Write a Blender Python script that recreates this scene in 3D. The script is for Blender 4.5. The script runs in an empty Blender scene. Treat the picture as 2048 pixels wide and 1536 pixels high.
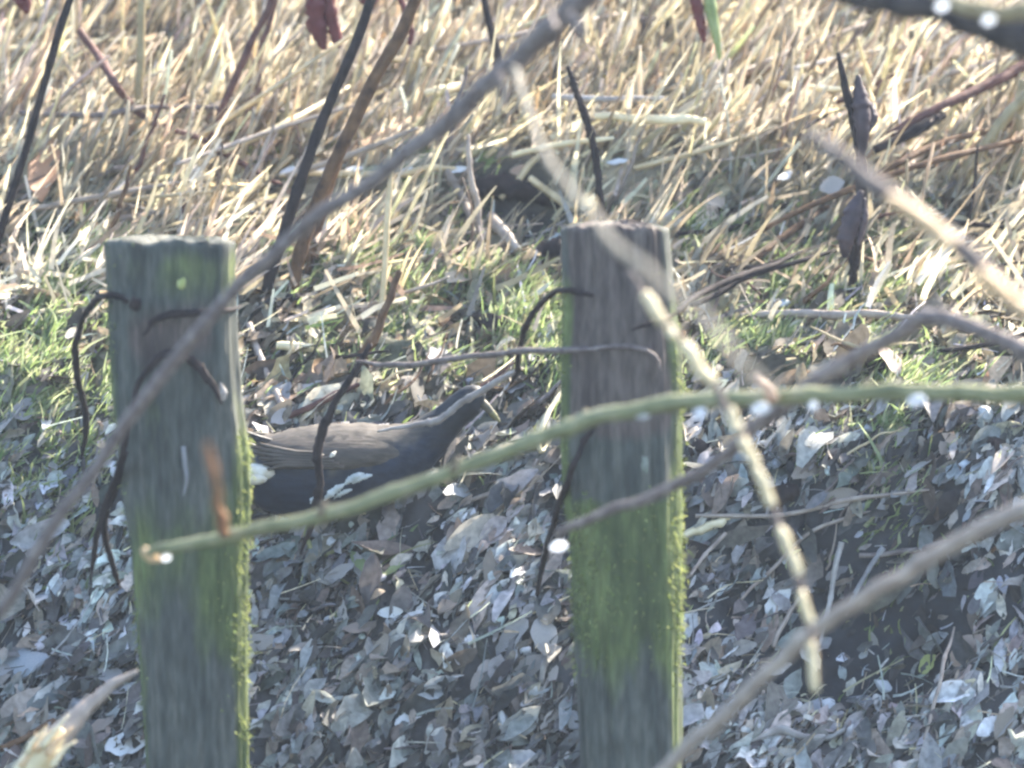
import bpy, math, random
import numpy as np
from mathutils import Vector, Matrix

random.seed(7)
RNG = np.random.default_rng(11)
SC = bpy.context.scene
COL = SC.collection

# ------------------------------------------------------------------ camera
PITCH = math.radians(10.0)
CAM = np.array([0.0, -9.848, 1.7365])
FWD = np.array([0.0, math.cos(PITCH), -math.sin(PITCH)])
UPV = np.array([0.0, math.sin(PITCH), math.cos(PITCH)])
WIDTH10 = 1.23                      # metres across the frame at 10 m
PXM = WIDTH10 / 2048.0 / 10.0       # metres per photo pixel per metre of depth
cam_d = bpy.data.cameras.new('camera')
cam_d.sensor_width = 36.0
cam_d.lens = 36.0 * 10.0 / WIDTH10
cam_d.clip_start = 0.1
cam_d.clip_end = 2000.0
cam_d.dof.use_dof = True
cam_d.dof.focus_distance = 9.85
cam_d.dof.aperture_fstop = 4.7
cam = bpy.data.objects.new('camera', cam_d)
COL.objects.link(cam)
cam.location = CAM
cam.rotation_euler = (math.radians(90) - PITCH, 0, 0)
SC.camera = cam

# ------------------------------------------------------------------ light
SUN_AZ = math.radians(38)           # from straight behind the scene, to the right
SUN_EL = math.radians(36)
w = bpy.data.worlds.new('World')
SC.world = w
w.use_nodes = True
nt = w.node_tree
sky = nt.nodes.new('ShaderNodeTexSky')
sky.sky_type = 'NISHITA'
sky.sun_disc = False
sky.sun_elevation = SUN_EL
sky.sun_rotation = SUN_AZ
sky.air_density = 1.0
sky.dust_density = 1.6
nt.links.new(sky.outputs[0], nt.nodes['Background'].inputs[0])
nt.nodes['Background'].inputs[1].default_value = 0.15
sd = bpy.data.lights.new('sun', 'SUN')
sd.energy = 5.0
sd.angle = math.radians(0.9)
sd.color = (1.0, 0.91, 0.77)
sun = bpy.data.objects.new('sun', sd)
COL.objects.link(sun)
to_sun = Vector((math.sin(SUN_AZ) * math.cos(SUN_EL), math.cos(SUN_AZ) * math.cos(SUN_EL), math.sin(SUN_EL)))
sun.rotation_euler = to_sun.to_track_quat('Z', 'Y').to_euler()
sun.location = (3, 3, 5)
SC.view_settings.view_transform = 'Standard'
SC.view_settings.look = 'None'
SC.view_settings.gamma = 1.0
SC.view_settings.exposure = 2.2
SC.cycles.filter_width = 2.5
SC.cycles.use_adaptive_sampling = True
SC.cycles.adaptive_threshold = 0.03
SC.cycles.max_bounces = 5
SC.cycles.volume_bounces = 0
SC.cycles.transparent_max_bounces = 8
SC.cycles.sample_clamp_indirect = 6.0

# ------------------------------------------------------------------ projection helpers
def W(px, py, d):
    """world point seen at photo pixel (px,py) at depth d along the view axis"""
    s = PXM * d
    return CAM + FWD * d + np.array([1.0, 0, 0]) * ((px - 1024) * s) - UPV * ((py - 768) * s)

def WY(px, py, y):
    """world point on the photo ray through (px,py) at world depth plane y"""
    r = W(px, py, 1.0) - CAM
    return CAM + r * ((y - CAM[1]) / r[1])

# ------------------------------------------------------------------ noise
_LAT = np.random.default_rng(3).random((256, 256))
def vnoise(x, y):
    x = np.asarray(x, float); y = np.asarray(y, float)
    xi = np.floor(x).astype(int); yi = np.floor(y).astype(int)
    fx = x - xi; fy = y - yi
    fx = fx * fx * (3 - 2 * fx); fy = fy * fy * (3 - 2 * fy)
    a = _LAT[xi & 255, yi & 255]; b = _LAT[(xi + 1) & 255, yi & 255]
    c = _LAT[xi & 255, (yi + 1) & 255]; d = _LAT[(xi + 1) & 255, (yi + 1) & 255]
    return (a * (1 - fx) + b * fx) * (1 - fy) + (c * (1 - fx) + d * fx) * fy
def fbm(x, y, o=4):
    s = 0; a = 0.5; t = 0
    for k in range(o):
        s = s + a * vnoise(x * 2 ** k + 17.3 * k, y * 2 ** k + 9.1 * k); t += a; a *= 0.5
    return s / t

# ------------------------------------------------------------------ the bank as a height field
_PY = np.array([-400, -60, -20, -9.0, -7.0, -5.0, -2.4, -1.5, -1.05, -0.6, -0.07, 0.07, 0.60, 1.6, 5.0, 12, 40, 400.0])
_PZ = np.array([0.9, 0.7, 0.3, 0.1, -0.15, -0.95, -1.22, -1.08, -0.86, -0.515, -0.048, 0.025, 0.185, 0.49, 1.0, 1.15, 1.3, 1.5])
LIP_Y = 0.50
def sm_(a, b, v):
    t = np.clip((v - a) / (b - a), 0, 1); return t * t * (3 - 2 * t)
def height(x, y):
    x = np.asarray(x, float); y = np.asarray(y, float)
    z = np.interp(y, _PY, _PZ)
    near = np.exp(-(y / 2.2) ** 4) * np.exp(-(x / 2.5) ** 4)
    lip = LIP_Y + 0.05 * (vnoise(x * 3.1 + 5, 0 * x) - .5) + 0.012 * (vnoise(x * 22, 0 * x + 3) - .5)
    amp = 0.050 * np.clip(1.2 - np.abs(x + 0.02) / 0.42, 0.12, 1)
    z = z + near * amp * (0.5 + 0.5 * np.tanh((y - lip) / 0.008)) - near * amp * np.clip((y - lip) / 0.5, 0, 1)
    z = z + near * (0.070 * (fbm(x * 4.0 + 3, y * 4.0 + 8, 3) - .5) + 0.050 * (fbm(x * 19, y * 19 + 40, 3) - .5)
                    + 0.008 * (vnoise(x * 80, y * 80) - .5))
    stp = -0.15 + 0.04 * (vnoise(x * 5 + 9, 0 * x + 2) - .5)
    sa = 0.055 * sm_(0.14, 0.26, x) + 0.03 * sm_(-0.05, -0.20, x)
    z = z + near * sa * ((0.5 + 0.5 * np.tanh((y - stp) / 0.012)) - 1) * np.exp(-np.clip(stp - y, 0, 9) / 0.22)
    # hollow at the foot of the bank, right, and under the lip
    z = z - 0.10 * np.exp(-(((x - 0.41) / 0.15) ** 2 + ((y + 0.245) / 0.085) ** 2) ** 2)
    z = z - 0.045 * np.exp(-(((x - 0.008) / 0.065) ** 2 + ((y - lip + 0.035) / 0.045) ** 2))
    return z
def G(px, py, lift=0.0):
    """where the photo ray meets the bank (plus lift above it)"""
    r = W(px, py, 1.0) - CAM
    t = np.arange(8.5, 12.5, 0.004)
    p = CAM[None] + r[None] * t[:, None]
    f = p[:, 2] - height(p[:, 0], p[:, 1]) - lift
    k = int(np.argmax(f <= 0))
    if f[k] > 0: k = len(t) - 1
    return p[k].copy()
def depth_of(p):
    return float(np.dot(np.asarray(p) - CAM, FWD))
def proj(P):
    v = P - CAM[None]
    d = v @ FWD
    return 1024 + v[:, 0] / (PXM * d), 768 - (v @ UPV) / (PXM * d)
def normals(x, y, e=0.02):
    gx = (height(x + e, y) - height(x - e, y)) / (2 * e)
    gy = (height(x, y + e) - height(x, y - e)) / (2 * e)
    n = np.stack([-gx, -gy, np.ones_like(gx)], 1)
    return n / np.linalg.norm(n, axis=1)[:, None]

# ------------------------------------------------------------------ mesh helpers
def unit(a):
    return a / np.maximum(np.linalg.norm(a, axis=-1, keepdims=True), 1e-9)

def make_mesh(name, V, quads=None, tris=None, col=None, smooth=True):
    me = bpy.data.meshes.new(name)
    V = np.asarray(V, np.float32)
    parts, tot = [], []
    if quads is not None and len(quads):
        parts.append(np.asarray(quads, np.int32).ravel()); tot.append(np.full(len(quads), 4, np.int32))
    if tris is not None and len(tris):
        parts.append(np.asarray(tris, np.int32).ravel()); tot.append(np.full(len(tris), 3, np.int32))
    loops = np.concatenate(parts); tot = np.concatenate(tot)
    me.vertices.add(len(V)); me.vertices.foreach_set('co', V.ravel())
    me.loops.add(len(loops)); me.loops.foreach_set('vertex_index', loops)
    me.polygons.add(len(tot))
    me.polygons.foreach_set('loop_start', np.concatenate([[0], np.cumsum(tot)[:-1]]).astype(np.int32))
    me.polygons.foreach_set('loop_total', tot)
    me.polygons.foreach_set('use_smooth', np.full(len(tot), smooth))
    me.update(calc_edges=True); me.validate()
    if col is not None:
        a = me.color_attributes.new('Col', 'FLOAT_COLOR', 'POINT')
        c = np.ones((len(V), 4), np.float32); c[:, :3] = col
        a.data.foreach_set('color', c.ravel())
    return me

def link(name, me, mat, parent=None):
    o = bpy.data.objects.new(name, me)
    COL.objects.link(o)
    if mat is not None and len(me.materials) == 0: me.materials.append(mat)
    if parent is not None: o.parent = parent
    return o
def tag(o, label=None, cat=None, group=None, kind=None):
    if label: o['label'] = label
    if cat: o['category'] = cat
    if group: o['group'] = group
    if kind: o['kind'] = kind
    return o
def empty(name, loc):
    o = bpy.data.objects.new(name, None); o.location = loc; o.empty_display_size = 0.02
    COL.objects.link(o); return o
def place_child(o, parent):
    """keep world-space vertices when the parent Empty is not at the origin"""
    o.parent = parent; o.location = -Vector(parent.location); return o

def catmull(P, n):
    P = np.asarray(P, float)
    if len(P) < 3:
        t = np.linspace(0, 1, n)[:, None]; return P[0] * (1 - t) + P[-1] * t
    Q = np.concatenate([[2 * P[0] - P[1]], P, [2 * P[-1] - P[-2]]])
    seg = np.linspace(0, len(P) - 1 - 1e-6, n); i = seg.astype(int); t = (seg - i)[:, None]
    a, b, c, d = Q[i], Q[i + 1], Q[i + 2], Q[i + 3]
    return 0.5 * (2 * b + (c - a) * t + (2 * a - 5 * b + 4 * c - d) * t ** 2 + (3 * b - a - 3 * c + d) * t ** 3)

def tube_arrays(P, R, sides=8, rough=0.0, caps=True, seed=0):
    P = np.asarray(P, float); R = np.asarray(R, float); n = len(P)
    T = unit(np.gradient(P, axis=0))
    ref = np.array([0.0, -1.0, 0.15]); ref /= np.linalg.norm(ref)
    U = unit(np.cross(T, ref)); B = np.cross(T, U)
    ang = np.linspace(0, 2 * math.pi, sides, endpoint=False)
    rg = np.random.default_rng(seed)
    rr = R[:, None] * (1 + rough * (rg.random((n, sides)) - 0.5) * 2)
    V = P[:, None] + rr[..., None] * (np.cos(ang)[None, :, None] * U[:, None] + np.sin(ang)[None, :, None] * B[:, None])
    V = V.reshape(-1, 3)
    i = np.arange(n - 1)[:, None] * sides; j = np.arange(sides)[None]; j2 = (j + 1) % sides
    q = np.stack([i + j, i + j2, i + sides + j2, i + sides + j], -1).reshape(-1, 4)
    tr = []
    if caps:
        V = np.concatenate([V, P[:1], P[-1:]]); a, b = n * sides, n * sides + 1
        tr = [(a, (k + 1) % sides, k) for k in range(sides)] + [(b, (n - 1) * sides + k, (n - 1) * sides + (k + 1) % sides) for k in range(sides)]
    return V, q, np.array(tr, int).reshape(-1, 3)

def merge(arrs):
    Vs, Qs, Ts, o = [], [], [], 0
    for V, q, t in arrs:
        Vs.append(V); Qs.append(np.asarray(q, int).reshape(-1, 4) + o); Ts.append(np.asarray(t, int).reshape(-1, 3) + o); o += len(V)
    return np.concatenate(Vs), np.concatenate(Qs), np.concatenate(Ts)

def tube(name, pts, radii, mat, parent=None, n=None, sides=8, rough=0.06, wob=0.0, seed=0, knots=0):
    P = np.asarray(pts, float)
    n = n or max(8, len(P) * 7)
    C = catmull(P, n)
    R = np.interp(np.linspace(0, 1, n), np.linspace(0, 1, len(radii)), radii)
    rg = np.random.default_rng(seed + 5)
    if wob:
        mm = max(4, n // 5)
        C = C + catmull(rg.normal(size=(mm, 3)), n) * wob * 1.5
    for _ in range(knots):
        c = rg.uniform(0.05, 0.95) * n
        R = R * (1 + rg.uniform(.10, .26) * np.exp(-((np.arange(n) - c) / 1.0) ** 2))
    V, q, t = tube_arrays(C, R, sides, rough, True, seed)
    return link(name, make_mesh(name, V, q, t), mat, parent)

# ------------------------------------------------------------------ materials
def new_mat(name):
    m = bpy.data.materials.new(name); m.use_nodes = True
    t = m.node_tree; t.nodes.clear()
    out = t.nodes.new('ShaderNodeOutputMaterial')
    return m, t, out
def N(t, kind, **kw):
    n = t.nodes.new(kind)
    for k, v in kw.items(): setattr(n, k, v)
    return n
def ramp(t, stops, fac):
    r = N(t, 'ShaderNodeValToRGB')
    e = r.color_ramp.elements
    while len(e) < len(stops): e.new(0.5)
    for k, (p, c) in enumerate(stops):
        e[k].position = p; e[k].color = (*c, 1)
    t.links.new(fac, r.inputs[0]); return r.outputs[0]
def noise_node(t, scale, detail=4, stretch=None, coord='Object'):
    tc = N(t, 'ShaderNodeTexCoord'); n = N(t, 'ShaderNodeTexNoise')
    n.inputs['Scale'].default_value = scale; n.inputs['Detail'].default_value = detail
    src = tc.outputs[coord]
    if stretch:
        mp = N(t, 'ShaderNodeMapping'); mp.inputs['Scale'].default_value = stretch
        t.links.new(src, mp.inputs[0]); src = mp.outputs[0]
    t.links.new(src, n.inputs['Vector']); return n
def finish(t, out, color, rough=0.6, trans=0.0, bump=None, bump_s=0.4, bump_d=0.002, spec=0.4):
    p = N(t, 'ShaderNodeBsdfPrincipled')
    t.links.new(color, p.inputs['Base Color'])
    p.inputs['Roughness'].default_value = rough
    p.inputs['Specular IOR Level'].default_value = spec
    if bump is not None:
        b = N(t, 'ShaderNodeBump'); b.inputs['Strength'].default_value = bump_s; b.inputs['Distance'].default_value = bump_d
        t.links.new(bump, b.inputs['Height']); t.links.new(b.outputs[0], p.inputs['Normal'])
    sh = p.outputs[0]
    if trans > 0:
        tr = N(t, 'ShaderNodeBsdfTranslucent'); t.links.new(color, tr.inputs[0])
        mx = N(t, 'ShaderNodeMixShader'); mx.inputs[0].default_value = trans
        t.links.new(sh, mx.inputs[1]); t.links.new(tr.outputs[0], mx.inputs[2]); sh = mx.outputs[0]
    t.links.new(sh, out.inputs[0])
def mix_mul(t, a, b, fac=1.0, mode='MULTIPLY'):
    m = N(t, 'ShaderNodeMixRGB', blend_type=mode); m.inputs[0].default_value = fac
    t.links.new(a, m.inputs[1]); t.links.new(b, m.inputs[2]); return m.outputs[0]

def mat_attr(name, rough=0.6, trans=0.0, spec=0.4, nscale=120, lo=0.65, hi=1.2):
    m, t, out = new_mat(name)
    a = N(t, 'ShaderNodeAttribute', attribute_name='Col')
    n = noise_node(t, nscale, 3)
    v = ramp(t, [(0.3, (lo,) * 3), (0.7, (hi,) * 3)], n.outputs[0])
    finish(t, out, mix_mul(t, a.outputs['Color'], v), rough, trans, n.outputs[0], 0.25, 0.001, spec)
    return m
def mat_noise(name, stops, scale, rough=0.7, trans=0.0, stretch=None, bump_s=0.5, bump_d=0.002, detail=5, spec=0.3, coord='Object', tint=None):
    m, t, out = new_mat(name)
    n = noise_node(t, scale, detail, stretch, coord)
    c = ramp(t, stops, n.outputs[0])
    if tint:                                    # per-object variety
        oi = N(t, 'ShaderNodeObjectInfo')
        c = mix_mul(t, c, ramp(t, tint, oi.outputs['Random']))
    finish(t, out, c, rough, trans, n.outputs[0], bump_s, bump_d, spec)
    return m

M = {}
def ground_material():
    m, t, out = new_mat('soil_and_thatch')
    a = N(t, 'ShaderNodeAttribute', attribute_name='Col'); n = noise_node(t, 30, 8)
    v = ramp(t, [(0.3, (0.45,) * 3), (0.5, (0.9,) * 3), (0.7, (1.5,) * 3)], n.outputs[0])
    finish(t, out, mix_mul(t, a.outputs['Color'], v), 0.85, 0, n.outputs[0], 0.9, 0.008, 0.3); return m
M['ground'] = ground_material()
M['leafy'] = mat_attr('dry_leaf_litter', 0.62, 0.28, 0.25)
M['straw'] = mat_attr('dry_straw', 0.68, 0.42, 0.2, 60, 0.75, 1.15)
M['grass'] = mat_attr('green_grass', 0.65, 0.45, 0.2, 60, 0.75, 1.15)
M['stone'] = mat_attr('pebble_stone', 0.38, 0.0, 0.5, 90, 0.6, 1.2)
M['moss'] = mat_attr('moss_fibre', 0.7, 0.45, 0.2, 80, 0.7, 1.2)
M['leaf1'] = mat_noise('fallen_leaf_skin', [(0.3, (0.28, 0.255, 0.235)), (0.7, (0.46, 0.44, 0.42))], 60, 0.6, 0.28, bump_s=0.4, detail=4, spec=0.25,
                       tint=[(0.0, (0.55, 0.50, 0.48)), (0.3, (0.95, 0.85, 0.72)), (0.6, (0.8, 0.84, 0.9)), (1.0, (1.25, 1.22, 1.18))])
M['pebble1'] = mat_noise('pebble_skin', [(0.3, (0.30, 0.31, 0.32)), (0.7, (0.48, 0.48, 0.48))], 70, 0.35, 0.0, bump_s=0.3, spec=0.5,
                         tint=[(0.0, (0.45, 0.46, 0.5)), (0.5, (0.95, 0.95, 0.95)), (1.0, (1.45, 1.42, 1.38))])
M['reed1'] = mat_noise('reed_skin', [(0.3, (0.40, 0.31, 0.18)), (0.7, (0.66, 0.55, 0.36))], 40, 0.45, 0.15, bump_s=0.2, spec=0.4,
                       tint=[(0.0, (0.6, 0.55, 0.5)), (0.5, (1.0, 0.97, 0.9)), (1.0, (1.2, 1.18, 1.1))])
M['slab'] = mat_noise('blue_grey_slab', [(0.3, (0.17, 0.19, 0.21)), (0.7, (0.30, 0.32, 0.34))], 30, 0.5)
M['white'] = mat_noise('bleached_stone', [(0.3, (0.46, 0.46, 0.455)), (0.7, (0.66, 0.655, 0.645))], 50, 0.3, 0.0, bump_s=0.2, spec=0.5)
M['bark_grey'] = mat_noise('grey_brown_bark', [(0.3, (0.085, 0.066, 0.060)), (0.55, (0.165, 0.132, 0.118)), (0.75, (0.26, 0.22, 0.195))], 90, 0.75, bump_s=0.7, bump_d=0.003, stretch=(1, 1, 1))
M['bark_pale'] = mat_noise('pale_brown_bark', [(0.3, (0.20, 0.155, 0.125)), (0.7, (0.40, 0.33, 0.27))], 55, 0.55, bump_s=0.5)
M['bark_green'] = mat_noise('smooth_green_bark', [(0.25, (0.10, 0.105, 0.050)), (0.5, (0.19, 0.195, 0.095)), (0.75, (0.29, 0.27, 0.16))], 42, 0.6, bump_s=0.5)
M['bark_dark'] = mat_noise('dark_wet_bark', [(0.3, (0.010, 0.008, 0.010)), (0.7, (0.036, 0.026, 0.025))], 70, 0.8, bump_s=0.6, spec=0.12)
M['bark_brown'] = mat_noise('russet_stem', [(0.3, (0.045, 0.024, 0.016)), (0.7, (0.17, 0.095, 0.050))], 60, 0.7, bump_s=0.6, spec=0.15)
M['bark_red'] = mat_noise('red_brown_stem', [(0.3, (0.055, 0.026, 0.024)), (0.7, (0.15, 0.072, 0.058))], 60, 0.7, bump_s=0.5, spec=0.15)
M['bark_yellow'] = mat_noise('yellow_brown_twig', [(0.3, (0.20, 0.15, 0.075)), (0.7, (0.36, 0.29, 0.16))], 50, 0.5, bump_s=0.5)
M['bark_olive'] = mat_noise('olive_brown_twig', [(0.3, (0.085, 0.068, 0.040)), (0.7, (0.18, 0.14, 0.080))], 50, 0.5, bump_s=0.5)
M['bough'] = mat_noise('dark_bough_bark', [(0.3, (0.020, 0.018, 0.019)), (0.7, (0.075, 0.062, 0.055))], 40, 0.8, bump_s=0.8, bump_d=0.004, spec=0.15)
M['cane'] = mat_noise('straw_cane', [(0.3, (0.66, 0.53, 0.30)), (0.7, (0.84, 0.74, 0.50))], 25, 0.45, 0.12, bump_s=0.2)
M['cane_orange'] = mat_noise('orange_straw_cane', [(0.3, (0.62, 0.40, 0.20)), (0.7, (0.80, 0.58, 0.34))], 25, 0.45, 0.12, bump_s=0.2)
M['maroon'] = mat_noise('maroon_leaf', [(0.3, (0.09, 0.022, 0.026)), (0.7, (0.17, 0.045, 0.045))], 50, 0.5, 0.25)
M['darkleaf'] = mat_noise('withered_leaf', [(0.3, (0.035, 0.024, 0.030)), (0.7, (0.085, 0.058, 0.062))], 50, 0.6, 0.1)
M['rust'] = mat_noise('rust_leaf', [(0.3, (0.26, 0.13, 0.065)), (0.7, (0.42, 0.23, 0.12))], 50, 0.6, 0.2)
M['greenleaf'] = mat_noise('green_leaf', [(0.3, (0.20, 0.26, 0.10)), (0.7, (0.36, 0.42, 0.22))], 50, 0.5, 0.3)
M['pinkleaf'] = mat_noise('pinkish_dry_leaf', [(0.3, (0.46, 0.33, 0.25)), (0.7, (0.66, 0.52, 0.42))], 50, 0.5, 0.3)
M['post_lichen'] = mat_noise('grey_lichen', [(0.3, (0.15, 0.17, 0.14)), (0.7, (0.26, 0.28, 0.24))], 120, 0.8)
M['lichen'] = mat_noise('yellow_lichen', [(0.3, (0.30, 0.32, 0.10)), (0.7, (0.46, 0.47, 0.20))], 80, 0.8)
M['brown_feather'] = mat_noise('olive_brown_feather', [(0.3, (0.045, 0.036, 0.028)), (0.7, (0.090, 0.072, 0.055))], 160, 0.6, stretch=(0.3, 1, 1), bump_s=0.6, bump_d=0.002)
M['slate_feather'] = mat_noise('slate_feather', [(0.3, (0.026, 0.032, 0.042)), (0.7, (0.058, 0.066, 0.078))], 150, 0.6, stretch=(0.35, 1, 1), bump_s=0.6, bump_d=0.002)
M['dark_feather'] = mat_noise('blackish_feather', [(0.3, (0.016, 0.017, 0.02)), (0.7, (0.035, 0.034, 0.036))], 120, 0.55)
M['white_feather'] = mat_noise('white_feather', [(0.3, (0.68, 0.60, 0.44)), (0.7, (0.86, 0.82, 0.72))], 120, 0.7, 0.25)
M['flank'] = mat_noise('pale_flank_feather', [(0.3, (0.52, 0.55, 0.53)), (0.7, (0.70, 0.72, 0.70))], 120, 0.7, 0.2)
M['bill'] = mat_noise('dull_bill', [(0.3, (0.09, 0.078, 0.055)), (0.7, (0.14, 0.12, 0.08))], 80, 0.5)
M['bill_tip'] = mat_noise('yellow_bill', [(0.3, (0.15, 0.135, 0.06)), (0.7, (0.20, 0.18, 0.08))], 80, 0.4)
M['leg'] = mat_noise('olive_leg_skin', [(0.3, (0.16, 0.17, 0.07)), (0.7, (0.26, 0.26, 0.12))], 120, 0.5)
M['eye'] = mat_noise('dark_eye', [(0.3, (0.012, 0.006, 0.006)), (0.7, (0.02, 0.008, 0.007))], 50, 0.1)

def post_material():
    m, t, out = new_mat('weathered_post_wood')
    g = noise_node(t, 60, 8, (1.0, 1.0, 0.09))
    f = noise_node(t, 170, 6, (1.0, 1.0, 0.22))
    k = noise_node(t, 24, 7, (1.0, 1.0, 0.28))
    at = N(t, 'ShaderNodeAttribute', attribute_name='Col'); sp = N(t, 'ShaderNodeSeparateColor'); t.links.new(at.outputs['Color'], sp.inputs[0])
    grey = ramp(t, [(0.30, (0.036, 0.042, 0.039)), (0.5, (0.074, 0.080, 0.070)), (0.70, (0.118, 0.118, 0.098))], g.outputs[0])
    brown = ramp(t, [(0.32, (0.048, 0.037, 0.035)), (0.5, (0.098, 0.078, 0.069)), (0.70, (0.145, 0.118, 0.100))], g.outputs[0])
    algae = ramp(t, [(0.30, (0.048, 0.064, 0.028)), (0.52, (0.090, 0.114, 0.044)), (0.72, (0.150, 0.178, 0.066))], k.outputs[0])
    def soft(ch):
        ad = N(t, 'ShaderNodeMath', operation='ADD'); t.links.new(sp.outputs[ch], ad.inputs[0]); t.links.new(k.outputs[0], ad.inputs[1])
        return ramp(t, [(0.72, (0, 0, 0)), (1.0, (1, 1, 1))], ad.outputs[0])
    m1 = N(t, 'ShaderNodeMixRGB'); t.links.new(soft(1), m1.inputs[0]); t.links.new(grey, m1.inputs[1]); t.links.new(brown, m1.inputs[2])
    m2 = N(t, 'ShaderNodeMixRGB'); t.links.new(soft(0), m2.inputs[0]); t.links.new(m1.outputs[0], m2.inputs[1]); t.links.new(algae, m2.inputs[2])
    v = ramp(t, [(0.35, (0.70,) * 3), (0.65, (1.2,) * 3)], f.outputs[0])
    finish(t, out, mix_mul(t, m2.outputs[0], v), 0.75, 0, g.outputs[0], 0.8, 0.005, 0.2)
    return m
M['post'] = post_material()
def water_material(name, strength):
    m, t, out = new_mat(name)
    p = N(t, 'ShaderNodeBsdfPrincipled'); p.inputs['Base Color'].default_value = (0.95, 0.97, 1, 1)
    p.inputs['Roughness'].default_value = 0.08; p.inputs['Transmission Weight'].default_value = 1.0; p.inputs['IOR'].default_value = 1.33
    tr = N(t, 'ShaderNodeBsdfTranslucent'); tr.inputs[0].default_value = (0.95, 0.97, 1, 1)
    df = N(t, 'ShaderNodeBsdfDiffuse'); df.inputs[0].default_value = (0.9, 0.93, 0.97, 1)
    a = N(t, 'ShaderNodeMixShader'); a.inputs[0].default_value = 0.5
    t.links.new(tr.outputs[0], a.inputs[1]); t.links.new(df.outputs[0], a.inputs[2])
    b = N(t, 'ShaderNodeMixShader'); b.inputs[0].default_value = strength
    t.links.new(p.outputs[0], b.inputs[1]); t.links.new(a.outputs[0], b.inputs[2])
    t.links.new(b.outputs[0], out.inputs[0]); return m
M['drop'] = water_material('water_drop', 0.72)  # opaque white mixed into the water imitates the drops' bright glints
def stream_material():
    m, t, out = new_mat('stream_water')
    n = noise_node(t, 6, 4)
    c = ramp(t, [(0.3, (0.02, 0.028, 0.03)), (0.7, (0.035, 0.042, 0.04))], n.outputs[0])
    finish(t, out, c, 0.06, 0, n.outputs[0], 0.15, 0.02, 0.5); return m
M['stream'] = stream_material()

# ------------------------------------------------------------------ ground
def axis(lo, hi, step, far, grow=1.28):
    a = list(np.arange(lo, hi + step / 2, step)); s = step
    up = [a[-1]]
    while up[-1] < far: s *= grow; up.append(up[-1] + s)
    s = step; dn = [a[0]]
    while dn[-1] > -far: s *= grow; dn.append(dn[-1] - s)
    return np.array(dn[:0:-1] + a + up[1:])
gx = axis(-0.85, 0.85, 0.007, 300); gy = axis(-0.75, 1.35, 0.007, 300)
X, Y = np.meshgrid(gx, gy, indexing='ij')
V = np.stack([X, Y, height(X, Y)], -1).reshape(-1, 3)
i = np.arange(len(gx) - 1)[:, None] * len(gy); j = np.arange(len(gy) - 1)[None]
q = np.stack([i + j, i + len(gy) + j, i + len(gy) + j + 1, i + j + 1], -1).reshape(-1, 4)
th_ = sm_(0.40, 0.56, V[:, 1] + 0.15 * (fbm(V[:, 0] * 6, V[:, 1] * 6, 3) - .5))[:, None]; mid_ = sm_(-0.12, 0.02, V[:, 1])[:, None]
hl_shade = np.exp(-(((V[:, 0] - 0.41) / 0.18) ** 2 + ((V[:, 1] + 0.245) / 0.11) ** 2) ** 2)[:, None]
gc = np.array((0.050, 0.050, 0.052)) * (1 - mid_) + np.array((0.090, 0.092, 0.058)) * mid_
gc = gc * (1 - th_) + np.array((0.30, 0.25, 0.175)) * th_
hu_shade = np.exp(-(((V[:, 0] + 0.005) / 0.085) ** 2 + ((V[:, 1] - G(1035, 395)[1] + 0.03) / 0.07) ** 2) ** 2)[:, None]
gc = gc * (1 - hu_shade) + np.array((0.030, 0.026, 0.024)) * hu_shade  # shade of the hollow under the lip, painted into the ground colour
gc = gc * (1 - hl_shade) + np.array((0.020, 0.022, 0.026)) * hl_shade  # lower right hollow: its shade deepened by a near-black ground colour
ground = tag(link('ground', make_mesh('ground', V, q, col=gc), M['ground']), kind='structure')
stream = link('stream', make_mesh('stream', [(-60, -6.4, -0.82), (60, -6.4, -0.82), (60, -1.22, -0.82), (-60, -1.22, -0.82)], [(0, 1, 2, 3)]), M['stream'])
tag(stream, kind='structure')

# ------------------------------------------------------------------ scatter generators (one array per kind)
def blades(base, direc, length, width, bend, color, segs=3, taper=0.85):
    """curved flat blades: base (N,3), direc (N,3) unit, bend (N,3) tip offset"""
    n = len(base)
    side = unit(np.cross(direc, np.tile([0.0, 1.0, 0.0], (n, 1)) + 0.5 * RNG.normal(size=(n, 3))))
    t = np.linspace(0, 1, segs + 1)
    c = base[:, None] + direc[:, None] * (length[:, None] * t)[..., None] + bend[:, None] * (t ** 2)[None, :, None]
    hw = 0.5 * width[:, None] * (1 - taper * t[None] ** 1.6)
    L = c - side[:, None] * hw[..., None]; R_ = c + side[:, None] * hw[..., None]
    V = np.stack([L, R_], 2).reshape(n, -1, 3)
    k = 2 * (segs + 1)
    f = np.array([[2 * s, 2 * s + 1, 2 * s + 3, 2 * s + 2] for s in range(segs)])
    q = (np.arange(n)[:, None, None] * k + f[None]).reshape(-1, 4)
    cc = np.repeat(color[:, None], k, 1)
    return V.reshape(-1, 3), q, cc.reshape(-1, 3)
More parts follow.
